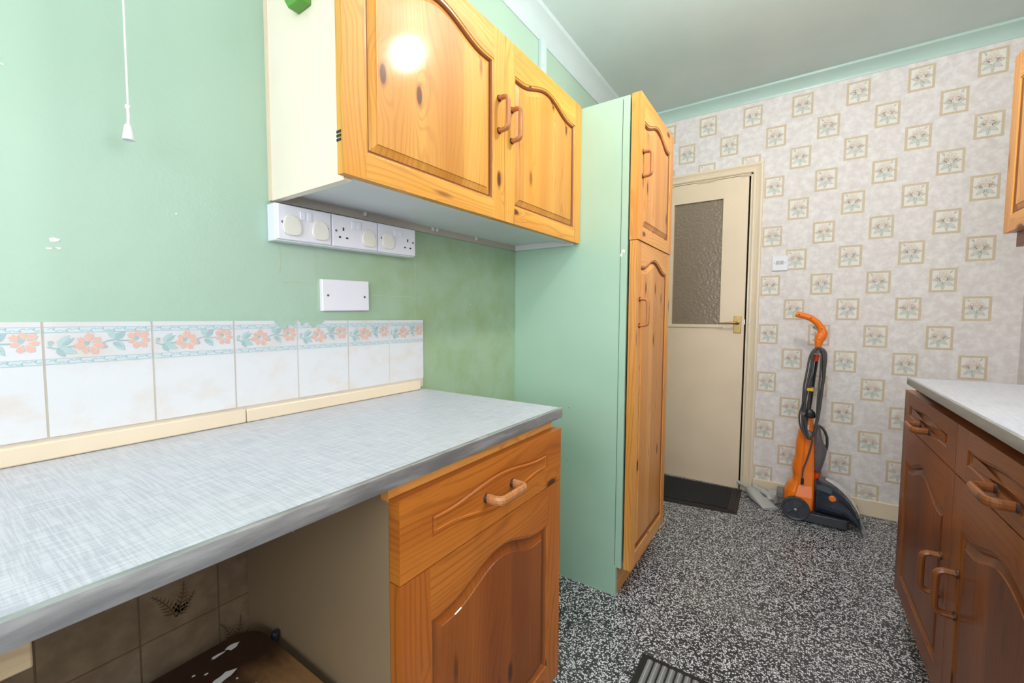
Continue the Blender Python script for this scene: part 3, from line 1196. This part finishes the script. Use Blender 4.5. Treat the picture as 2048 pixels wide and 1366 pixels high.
bp = thing('blank_plate', (0, .737, 1.165), 'plain white blanking plate with two screws on green wall above tiles', 'wall plate')
mb = MB()
Q = [(.6625, 1.164), (.8130, 1.167), (.8132, 1.254), (.6623, 1.2505)]
mb.loft([[(0, a, b) for a, b in Q], [(.010, a, b) for a, b in Q], [(.012, .737 + (a - .737) * .975, 1.209 + (b - 1.209) * .965) for a, b in Q]], 0, False)
mb.build('plate', 'plastic_white', bp)
for y in (.679, .797):
    MB().lathe((.0115, y, 1.207), (1, 0, 0), [(.0038, 0), (.003, .0018)], 12).build('screw', 'screw', bp)
mb = MB()
ribbon(mb, [(.655, 1.160), (.70, 1.1615), (.74, 1.1605), (.815, 1.163)], [.001, .0025, .0015, .001], lambda a, z: (.0008, a, z), 0)

pc = thing('pull_cord', (.05, .263, 1.47), 'white ceiling pull cord with cone-shaped knob in front of green wall', 'cord')
mb = MB()
mb.tube([(.05, .2645, ZC), (.05, .265, 2.0), (.05, .264, 1.53), (.05, .2635, 1.528)], .0016, 8)
mb.build('cord', 'white_rope', pc)
mb = MB()
mb.tube([(.05, .2635, 1.53), (.051, .2637, 1.515), (.05, .263, 1.498)], .0024, 8)
mb.lathe((.05, .2636, 1.531), (0, 0, 1), [(.001, -.004), (.004, -.002), (.004, .003), (.001, .005)], 8)
mb.build('knot', 'white_rope', pc)
MB().lathe((.05, .2628, 1.4715), (0, 0, 1), [(.006, .001), (.0092, 0), (.0092, .003), (.0055, .026), (.003, .029)], 18).build('knob', 'plastic_white', pc)

# green hook on the cabinet's cream side
gh = MB()
pts = [(.105, 1.875), (.1481, 1.8117), (.197, 1.8125), (.199, 1.90), (.18, 1.90), (.172, 1.836), (.155, 1.838), (.128, 1.885)]
gh.prism([(a, z) for a, z in pts], 1, .512, .5368)
o = gh.build('bracket', 'green_plastic', None, bevel=.003, loc=(.15, .537, 1.812))
tag(o, 'green plastic hook on the cream side of the wall cabinet', 'hook')

# fused plate on papered wall
sp = thing('fuse_plate', (.98, YF, 1.445), 'small white square switch plate on the papered wall right of the door', 'wall plate')
MB().box(.940, 1.0235, YF - .010, YF, 1.447, 1.540).build('plate', 'plastic_white', sp, bevel=.002)
for x in (.9535, 1.0105):
    MB().lathe((x, YF - .010, 1.4965), (0, -1, 0), [(.0036, 0), (.003, .0015)], 10).build('screw', 'screw', sp)
for x in (.970, .992):
    MB().box(x - .009, x + .009, YF - .0125, YF - .010, 1.486, 1.508).build('insert', 'tool_grey', sp, bevel=.001)

# ------------------------------------------------------------------ stool under the worktop
st = thing('stool', (.25, .27, 0), 'dark worn wooden stool with paint-spattered seat in the gap under the worktop', 'stool')


def rrect(x0, x1, y0, y1, r, k=6):
    pts = []
    for cx, cy, a in ((x1 - r, y1 - r, 0), (x0 + r, y1 - r, 90), (x0 + r, y0 + r, 180), (x1 - r, y0 + r, 270)):
        for i in range(k + 1):
            t = math.radians(a + 90 * i / k)
            pts.append((cx + r * math.cos(t), cy + r * math.sin(t)))
    return pts


mb = MB()
rg = rrect(.078, .43, .10, .438, .055)
cxm, cym = .254, .269
rings = []
for z, f in ((.416, .96), (.420, .99), (.444, 1.), (.450, .975)):
    rings.append([(cxm + (x - cxm) * f, cym + (y - cym) * f, z) for x, y in rg])
mb.loft(rings, 0)
for k, (c, r) in enumerate([((.115, .378), (.010, .014)), ((.117, .349), (.006, .015)), ((.186, .333), (.012, .022)), ((.200, .310), (.006, .010)), ((.15, .315), (.003, .004)), ((.135, .30), (.003, .003)), ((.21, .345), (.003, .002)), ((.24, .31), (.004, .003)), ((.255, .36), (.006, .003))]):
    blot(mb, c, r, lambda a, b: (a, b, .4506), 1, 11, k + 30)
mb.build('seat', ['stool_wood', 'white_chip'], st, weld=False)
for sx_ in (-1, 1):
    for sy_ in (-1, 1):
        MB().tube([(cxm + sx_ * .13, cym + sy_ * .12, .42), (cxm + sx_ * .145, cym + sy_ * .135, .2), (cxm + sx_ * .155, cym + sy_ * .145, 0)], [.017, .02, .015], 12).build('leg', 'stool_wood', st)
for sy_ in (-1, 1):
    MB().tube([(cxm - .146, cym + sy_ * .137, .17), (cxm + .146, cym + sy_ * .137, .17)], .011, 10).build('stretcher', 'stool_wood', st)
for sx_ in (-1, 1):
    MB().tube([(cxm + sx_ * .144, cym - .134, .22), (cxm + sx_ * .144, cym + .134, .22)], .011, 10).build('stretcher', 'stool_wood', st)
pp = thing('capped_pipe', (.15, .4475, 0), 'black capped pipe end sticking up behind the stool seat', 'pipe')
MB().tube([(.15, .4475, 0), (.15, .4475, .440)], .005, 12).build('pipe', 'pipe_black', pp)
MB().lathe((.1485, .4465, .432), (.2, .0, 1), [(.0075, 0), (.0085, .002), (.0085, .021), (.0068, .0235)], 16).build('cap', 'pipe_black', pp)

# ------------------------------------------------------------------ right base unit and worktop
rb = thing('base_cabinet', (1.72, 1.508, 0), 'dark brown pine base unit with two drawers and two doors on the right', 'cabinet')
RX, RY0, RYS, RY1 = 1.43, .888, 1.507, 2.1258
poly = [(1.49, 0), (XR - .004, 0), (XR - .004, .895), (1.458, .895), (1.458, .13), (1.49, .13)]
MB().prism(poly, 1, RY1 - .018, RY1 - .0005).build('side_panel', 'panel_beige', rb)
MB().prism(poly, 1, RY0, RY0 + .018).build('side_panel', 'panel_beige', rb)
MB().box(1.46, XR - .01, RY0 + .018, RY1 - .018, .13, .148).build('bottom_panel', 'panel_beige', rb)
MB().box(XR - .01, XR - .004, RY0 + .018, RY1 - .018, .148, .89).build('back_panel', 'panel_beige', rb)
MB().grain(1).box(1.458, 1.476, RY0 + .018, RY1 - .018, .872, .895).build('top_rail', 'pine_brown', rb)
MB().grain(1).box(1.476, 1.49, RY0 + .018, RY1 - .018, 0, .13).build('plinth', 'pine_brown', rb)
brown = ('pine_brown', 'pine_brown_panel', 'dark_rebate')
hm = ('handle_brown', 'handle_dark')
for k, (a, b) in enumerate(((RYS + .0015, RY1), (RY0, RYS - .0015))):
    T = lambda u_, z, d, a=a: (RX - d, a + u_, .7595 + z)
    dw = front('drawer', rb, T, b - a, .8844 - .7595, .082, .042, .045, .012, ('pine_brown', 'pine_brown', 'dark_rebate'), bulge=.012, th=.026)
    bow_handle(dw, T, (b - a) / 2, .045, .105, False, hm, .038, .0095)
    T = lambda u_, z, d, a=a: (RX - d, a + u_, .13 + z)
    dd = front('door', rb, T, b - a, .7565 - .13, .07, .065, .122, .045, brown, th=.026)
    hy = 1.575 - a if k == 0 else 1.437 - a
    hz = .452 - .13 if k == 0 else .472 - .13
    bow_handle(dd, T, hy, hz, .108, True, hm, .038, .0095)
wr = thing('worktop', (1.72, 1.46, .905), 'pale speckled worktop with tarnished metal edge on the right-hand base unit', 'worktop')
MB().box(1.4175, XR - .002, RY0, 2.0177, .915, .9409).build('slab', 'laminate', wr)
mb = MB()
pr = [(1.4175, .917), (1.4152, .9175), (1.4145, .920), (1.4145, .936), (1.4152, .9402), (1.419, .942), (1.422, .9415), (1.4175, .940)]
mb.prism(pr, 1, RY0, 2.0182)
mb.build('edge_trim', 'trim_metal', wr)
MB().box(1.4135, 1.4147, 1.985, 2.005, .922, .932).build('edge_label', 'mid_grey', wr)
MB().box(1.48, XR - .02, RY0 + .03, RY1 - .13, .8953, .9148).build('packer', 'timber', wr)

# right wall cabinet, only its far door edge is in view
rw = thing('wall_cabinet', (1.85, 1.70, 1.448), 'pine wall cabinet on the right wall above the right worktop', 'cabinet')
KX, KZ0, KZ1, KY1 = 1.6694, 1.4482, 2.0445, 2.203
for y in (KY1 - .018, KY1 - 1.0):
    MB().box(KX + .022, XR, y, y + .018, KZ0, KZ1).build('side_panel', 'cab_white', rw)
MB().box(KX + .022, XR, KY1 - .982, KY1 - .018, KZ0 + .01, KZ0 + .028).build('bottom_panel', 'cab_white', rw)
MB().box(KX + .022, XR, KY1 - .982, KY1 - .018, KZ1 - .018, KZ1).build('top_panel', 'cab_white', rw)
MB().box(XR - .006, XR, KY1 - .982, KY1 - .018, KZ0 + .028, KZ1 - .018).build('back_panel', 'cab_white', rw)
MB().grain(1).box(KX + .028, KX + .05, KY1 - .99, KY1 - .02, KZ0 - .05, KZ0).build('pelmet', 'pine_brown', rw)
for a in (KY1 - .499, KY1 - 1.0):
    T = lambda u_, z, d, a=a: (KX - d, a + u_, KZ0 + z)
    dd = front('door', rw, T, .497, KZ1 - KZ0, .054, .052, .092, .042, ('pine_tall', 'pine_tall_panel', 'dark_rebate'))
    bow_handle(dd, T, .03 if a > KY1 - .6 else .465, .3, .094)

# ------------------------------------------------------------------ doormats
def warp(a, b, z):
    c = [Vector((.235, 2.650, 0)), Vector((.834, 2.723, 0)), Vector((.819, 3.128, 0)), Vector((.215, 3.11, 0))]
    p = c[0] * (1 - a) * (1 - b) + c[1] * a * (1 - b) + c[2] * a * b + c[3] * (1 - a) * b
    return (p.x, p.y, z)


def wslab(a0, a1, b0, b1, z0, z1):
    mb = MB()
    q = [(a0, b0), (a1, b0), (a1, b1), (a0, b1)]
    mb.loft([[warp(a, b, z0) for a, b in q], [warp(a, b, z1) for a, b in q]], 0, False)
    return mb


dm = thing('doormat', (.52, 2.9, 0), 'black tufted doormat with rubber border at the foot of the cream door', 'doormat')
wslab(0, 1, 0, 1, .0003, .006).build('base', 'mat_border', dm)
wslab(.09, .91, .10, .95, .006, .013).build('pile', 'mat_pile', dm, bevel=.003)
for e in (0, 1):
    for k in range(3):
        a = (.012 + k * .026) if e == 0 else (1 - .012 - k * .026 - .016)
        wslab(a, a + .016, .02, .98, .006, .0095).build('border_rib', 'mat_border', dm)
for k in range(3):
    wslab(.03, .97, .012 + k * .028, .012 + k * .028 + .016, .006, .0095).build('border_rib', 'mat_border', dm)
fm = thing('doormat', (.985, 1.19, 0), 'dark doormat with grey ribs at the bottom edge in the foreground', 'doormat')
MX0, MX1, MY0, MY1 = .688, 1.285, .99, 1.391
MB().box(MX0, MX1, MY0, MY1, .0003, .0065).build('base', 'black_rubber', fm, bevel=.002)
x = MX0 + .021
rib_me = None
while x + .019 < MX1 - .015:
    mb = MB()
    yy0, yy1 = MY0 + .02, MY1 - .021
    mb.loft([[(x, yy0, .0065), (x + .0185, yy0, .0065), (x + .0165, yy0, .0105), (x + .002, yy0, .0105)], [(x, yy1, .0065), (x + .0185, yy1, .0065), (x + .0165, yy1, .0105), (x + .002, yy1, .0105)]], 0, False)
    mb.box(x + .0078, x + .0107, yy0, yy1, .0105, .0115, 1)
    mb.build('rib', ['mat_rib', 'mat_rib_line'], fm, weld=False)
    x += .0236

# ------------------------------------------------------------------ carpet washer
cw = thing('carpet_washer', (1.15, 2.94, 0), 'orange upright carpet washer with wound grey cable against the papered wall', 'carpet cleaner')
YC = 2.945


def oval(cx, cy, rx, ry, z, k=24, p=2.6):
    pts = []
    for i in range(k):
        a = 2 * math.pi * i / k
        c, s = math.cos(a), math.sin(a)
        rr = (abs(c) ** p + abs(s) ** p) ** (-1 / p)
        pts.append((cx + rx * rr * c, cy + ry * rr * s, z))
    return pts


def lev(levels, p=2.6):
    # (z, xmin, xmax, halfwidth)
    return [oval((a + b) / 2, YC, (b - a) / 2, h, z, 28, p) for z, a, b, h in levels]


# main orange body
body = [(.050, 1.066, 1.205, .088), (.085, 1.052, 1.207, .092), (.112, 1.052, 1.207, .092), (.155, 1.058, 1.205, .086), (.190, 1.074, 1.203, .074), (.213, 1.094, 1.202, .064), (.240, 1.094, 1.201, .060), (.270, 1.089, 1.199, .062), (.312, 1.091, 1.198, .062), (.350, 1.102, 1.197, .060), (.43, 1.103, 1.193, .058), (.50, 1.113, 1.190, .054), (.545, 1.127, 1.187, .046), (.58, 1.142, 1.183, .034), (.60, 1.148, 1.180, .026)]
MB().loft(lev(body, 3.0), 0).build('body', 'orange', cw, weld=False, angle=60)
# side rib: tapering raised strip running up the near side
mb = MB()
strip = [(.07, 1.120, 1.19, YC - .094), (.14, 1.105, 1.196, YC - .093), (.20, 1.118, 1.195, YC - .078), (.28, 1.135, 1.194, YC - .068), (.40, 1.140, 1.190, YC - .063), (.48, 1.142, 1.186, YC - .058)]
mb.loft([[(a, y + .03, z), (a, y + .003, z), (a + .008, y - .003, z), (b - .008, y - .003, z), (b, y + .003, z), (b, y + .03, z)] for z, a, b, y in strip], 0, True)
mb.build('body_strip', 'orange', cw, weld=False, angle=50)
# grey sole plate
mb = MB()
ring0 = [(1.10, YC - .105), (1.345, YC - .112), (1.352, YC - .10), (1.352, YC + .10), (1.345, YC + .112), (1.10, YC + .105)]
mb.loft([[(x, y, .008) for x, y in ring0], [(x, y, .060 if x > 1.2 else .055) for x, y in ring0]], 0, False)
mb.build('sole', 'grey_plastic', cw, bevel=.004)
# wheels
for s in (-1, 1):
    y0 = YC + s * .088
    d = (0, s, 0)
    wh = MB().lathe((1.1145, y0, .068), d, [(.062, 0), (.068, .003), (.068, .022), (.065, .026), (.060, .0265), (.052, .0235), (.030, .0245), (.014, .026), (.012, .0285), (.010, .0285)], 36).build('wheel', 'grey_plastic', cw, weld=False, angle=30)
    mb = MB()
    for k in range(4):
        a = .6 + k * math.pi / 2
        ca, sa = math.cos(a), math.sin(a)
        P = lambda u_, v_, h: (1.1145 + u_ * ca - v_ * sa, y0 + s * h, .068 + u_ * sa + v_ * ca)
        q = [(.014, -.004), (.050, -.012), (.050, .012), (.014, .004)]
        q2 = [(.016, -.001), (.047, -.007), (.047, .007), (.016, .001)]
        mb.loft([[P(u_, v_, .0235) for u_, v_ in q], [P(u_, v_, .0275) for u_, v_ in q2]], 0, False)
    mb.build('spoke', 'grey_plastic', wh, weld=False)
    MB().lathe((1.1145, y0 + s * .0283, .068), d, [(.0068, 0), (.006, .002), (.002, .003)], 14).build('hub_cap', 'tool_grey', wh)
# dark clear-water tank / nozzle housing: profile in xz, rounded across y
top = [(1.206, .238), (1.24, .234), (1.275, .225), (1.305, .210), (1.332, .188), (1.358, .158), (1.382, .120), (1.400, .082), (1.413, .045)]
bot = [(1.206, .060), (1.24, .060), (1.275, .060), (1.305, .060), (1.332, .060), (1.352, .055), (1.368, .045), (1.385, .034), (1.404, .022)]
hw = [.096, .104, .110, .112, .113, .114, .115, .116, .117]
mb = MB()
rings = []
for (xt, zt), (xb, zb), h in zip(top, bot, hw):
    rg = []
    for i in range(24):
        a = 2 * math.pi * i / 24
        c, s = math.cos(a), math.sin(a)
        k = 4.
        rr = (abs(c) ** k + abs(s) ** k) ** (-1 / k)
        t = .5 + .5 * rr * s
        rg.append((xb + (xt - xb) * t, YC + h * rr * c, zb + (zt - zb) * t))
    rings.append(rg)
mb.loft(rings, 0)
mb.build('water_tank', 'dark_tank', cw, weld=False, angle=50)
# pale duct over the tank
mb = MB()
rings = []
for (x, z), h in zip([(1.25, .2355), (1.285, .2245), (1.315, .206), (1.342, .180), (1.368, .146), (1.39, .108), (1.405, .072)], [.018, .045, .058, .064, .068, .072, .078]):
    rings.append([(x, YC - h, z - .004), (x, YC - h, z + .002), (x + .002, YC, z + .006), (x, YC + h, z + .002), (x, YC + h, z - .004)])
mb.loft(rings, 0)
mb.build('suction_duct', 'clear', cw, weld=False, angle=50)
# clear lip
mb = MB()
mb.loft([[(1.398, YC - .118, .085), (1.408, YC - .118, .078), (1.408, YC + .118, .078), (1.398, YC + .118, .085)], [(1.402, YC - .118, .040), (1.422, YC - .118, .035), (1.422, YC + .118, .035), (1.402, YC + .118, .040)], [(1.412, YC - .118, .004), (1.436, YC - .118, .001), (1.436, YC + .118, .001), (1.412, YC + .118, .004)]], 0, False)
mb.build('nozzle_lip', 'clear', cw, bevel=.002)
MB().lathe((1.278, YC - .108, .168), (0, -1, 0), [(.0165, 0), (.0165, .006), (.013, .009)], 20).build('tank_button', 'orange', cw)
# grey knob at the back
MB().box(1.020, 1.056, YC - .050, YC + .050, .090, .128).build('rear_knob', 'mid_grey', cw, bevel=.006)
# recovery tank
rt_ = [(.262, 1.197, 1.219, .030), (.285, 1.196, 1.229, .042), (.33, 1.195, 1.240, .050), (.375, 1.194, 1.249, .054), (.41, 1.192, 1.2515, .054), (.44, 1.190, 1.236, .050), (.475, 1.190, 1.226, .044), (.51, 1.188, 1.220, .036), (.54, 1.187, 1.212, .026)]
MB().loft(lev(rt_), 0).build('recovery_tank', 'smoky', cw, weld=False, angle=50)
MB().tube([(1.206, YC, .538), (1.222, YC, .530), (1.238, YC, .508), (1.2485, YC, .475), (1.2505, YC, .44), (1.248, YC, .405), (1.238, YC, .392)], [(.012, .007)] * 7, 10, flat=(0, 1, 0)).build('tank_handle', 'grey_plastic', cw)
mb = MB()
mb.loft(lev([(.232, 1.196, 1.212, .03), (.25, 1.195, 1.222, .036), (.272, 1.196, 1.232, .038)]), 0)
mb.build('tank_clip', 'red_orange', cw, weld=False)
# pole
MB().tube([(1.153, YC, .58), (1.164, YC, .70), (1.174, YC, .83), (1.184, YC, .94)], [(.017, .012)] * 4, 12, flat=(0, 1, 0)).build('pole', 'black_plastic', cw)
MB().tube([(1.177, YC - .014, .915), (1.166, YC - .016, .80), (1.156, YC - .016, .70)], .0022, 6).build('pole_seam', 'tool_grey', cw)
MB().loft(lev([(.908, 1.166, 1.194, .020), (.945, 1.168, 1.199, .022)]), 0).build('collar', 'red_orange', cw, weld=False)
# handle grip
hpts = [(1.188, YC, .955), (1.188, YC, .99), (1.190, YC, 1.02), (1.199, YC, 1.048), (1.206, YC, 1.070), (1.198, YC, 1.096), (1.178, YC, 1.125), (1.150, YC, 1.150), (1.118, YC, 1.163), (1.092, YC, 1.170), (1.077, YC, 1.175)]
hr = [(a_ * 1.0, b_ * 1.14) for a_, b_ in [(.017, .014), (.017, .014), (.018, .019), (.018, .025), (.017, .021), (.017, .0165), (.017, .0155), (.0165, .0155), (.016, .0155), (.0155, .0155), (.013, .0145)]]
h = MB().tube(hpts, hr, 14, flat=(0, 1, 0)).build('handle', 'orange', cw, weld=False, angle=60)
MB().prism([(1.157, 1.094), (1.163, 1.108), (1.190, 1.086), (1.186, 1.078)], 1, YC - .008, YC + .008).build('trigger', 'mid_grey', h, bevel=.002)
for x, z in ((1.093, 1.171), (1.148, 1.151), (1.201, 1.090), (1.189, 1.03)):
    MB().lathe((x, YC - .0155, z), (0, -1, 0), [(.0035, 0), (.003, .0022)], 8).build('screw_hole', 'slot_dark', h)
# cable hooks
MB().tube([(1.186, YC - .01, .968), (1.186, YC - .045, .968), (1.186, YC - .055, .968)], [(.020, .018), (.018, .016), (.014, .012)], 14).build('cable_hook', 'mid_grey', cw)
MB().tube([(1.163, YC - .045, .495), (1.163, YC - .082, .495), (1.163, YC - .090, .495)], [(.022, .018), (.020, .017), (.012, .010)], 14).build('cable_hook', 'mid_grey', cw)


CL = [(1.187, .987), (1.167, .970), (1.157, .93), (1.153, .848), (1.143, .755), (1.136, .63), (1.138, .546), (1.150, .492), (1.163, .476)]
CR = [(1.187, .987), (1.205, .972), (1.213, .93), (1.211, .821), (1.200, .691), (1.194, .593), (1.184, .51), (1.163, .476)]
for k in range(5):
    q = random.Random(k + 50)
    yy = YC - .032 - .009 * k
    off = q.uniform(-.006, .006)
    pts = []
    for t, (x, z) in enumerate(CL):
        e = math.sin(math.pi * t / (len(CL) - 1))
        pts.append((x + off * e * 1.6 + (.010 * math.sin(k * 2. + t * .8)) * e, yy - .03 * t / 8 + q.uniform(-.003, .003), z))
    for t, (x, z) in enumerate(CR[::-1][1:]):
        e = math.sin(math.pi * t / (len(CR) - 1))
        pts.append((x + off * e * 1.2 + .007 * math.sin(k * 1.7 + t * .9) * e, yy - .03 * (1 - t / 7), z))
    MB().tube(sm(pts), .0054, 8).build('cable', 'cable_grey', cw, weld=False)
MB().tube(sm([(1.140, YC - .07, .73), (1.125, YC - .075, .66), (1.114, YC - .08, .60), (1.120, YC - .08, .54), (1.145, YC - .09, .49), (1.163, YC - .09, .474), (1.178, YC - .088, .47), (1.170, YC - .085, .412), (1.156, YC - .082, .345), (1.143, YC - .085, .297), (1.140, YC - .09, .24), (1.141, YC - .094, .215)]), .0042, 8).build('cable', 'cable_grey', cw, weld=False)
MB().tube([(1.141, YC - .094, .245), (1.141, YC - .094, .212)], .0075, 10).build('cable_grip', 'black_plastic', cw)
MB().box(1.137, 1.174, YC - .088, YC - .022, .743, .760).build('cable_tie', 'yellow', cw, bevel=.002)
mb = MB()
mb.loft([oval(1.163, YC - .085, .023, .015, .595, 16), oval(1.163, YC - .085, .026, .018, .603, 16), oval(1.163, YC - .085, .024, .017, .625, 16), oval(1.160, YC - .085, .012, .012, .642, 16)], 0)
pg = mb.build('plug', 'black_plastic', cw, weld=False)
mb = MB()
for dx, dz in ((0, .006), (0, -.004), (.0, .001)):
    pass
mb.box(1.128, 1.142, YC - .089, YC - .083, .606, .611)
mb.box(1.126, 1.142, YC - .094, YC - .090, .616, .620)
mb.build('plug_pin', 'grey_steel', pg, weld=False)

# grey upholstery tool on the floor behind the washer
tl = thing('hand_tool', (.95, 3.0, 0), 'grey hand nozzle tool lying on the floor between door and carpet washer', 'cleaning tool')
mb = MB()
mb.tube([(.795, 3.128, .055), (.835, 3.105, .050), (.868, 3.075, .043), (.895, 3.05, .042)], [.013, .0145, .017, .022], 14)
mb.build('tube', 'tool_grey', tl, weld=False)
mb = MB()
A0, A1 = Vector((.862, 3.080, 0)), Vector((1.000, 2.905, 0))
dv = (A1 - A0).normalized()
nv = Vector((-dv.y, dv.x, 0))
sec = [(0, .018, .020, .060), (.03, .034, .008, .066), (.08, .044, .004, .062), (.13, .045, .002, .045), (.18, .046, .001, .026), (.215, .050, .0, .014)]
rings = []
for s, h_, z0, z1 in sec:
    c = A0 + dv * s
    rg = []
    for i in range(20):
        a = 2 * math.pi * i / 20
        ca, sa = math.cos(a), math.sin(a)
        rr = (abs(ca) ** 3 + abs(sa) ** 3) ** (-1 / 3)
        q = c + nv * (h_ * rr * ca)
        rg.append((q.x, q.y, (z0 + z1) / 2 + (z1 - z0) / 2 * rr * sa))
    rings.append(rg)
mb.loft(rings, 0)
mb.build('nozzle', 'tool_grey', tl, weld=False, angle=50)
mb = MB()
for k in range(9):
    c = A0 + dv * (.04 + k * .0115) + nv * .012
    mb.tube([(c.x, c.y, .065 - k * .0016), tuple(c + nv * .012 + Vector((0, 0, .062 - k * .0022)))], .0022, 6)
mb.build('grip_tooth', 'mid_grey', tl, weld=False)
mb = MB()
mb.tube([(.90, 3.075, .066), (.945, 3.04, .062), (.985, 3.01, .05), (.992, 2.985, .030)], [(.020, .012), (.024, .014), (.026, .014), (.02, .012)], 12, flat=(.6, .8, 0))
mb.build('release_lever', 'tool_grey', tl, weld=False)
mb = MB()
mb.loft([[(.965, 3.06, .075), (.955, 3.04, .012), (1.0, 2.99, .006), (1.005, 3.01, .06)], [(1.03, 3.075, .070), (1.03, 3.06, .010), (1.03, 3.02, .006), (1.03, 3.035, .055)]], 0, False)
mb.build('side_plate', 'tool_grey', tl, bevel=.005)

# ceiling lamp (above the frame)
cl = thing('ceiling_light', (1.12, 1.42, ZC - .12), 'white round ceiling light fitting above the kitchen floor', 'light')
MB().lathe((1.12, 1.42, ZC - .025), (0, 0, 1), [(.05, 0), (.075, .006), (.075, .025)], 28).build('base', 'white_paint', cl)
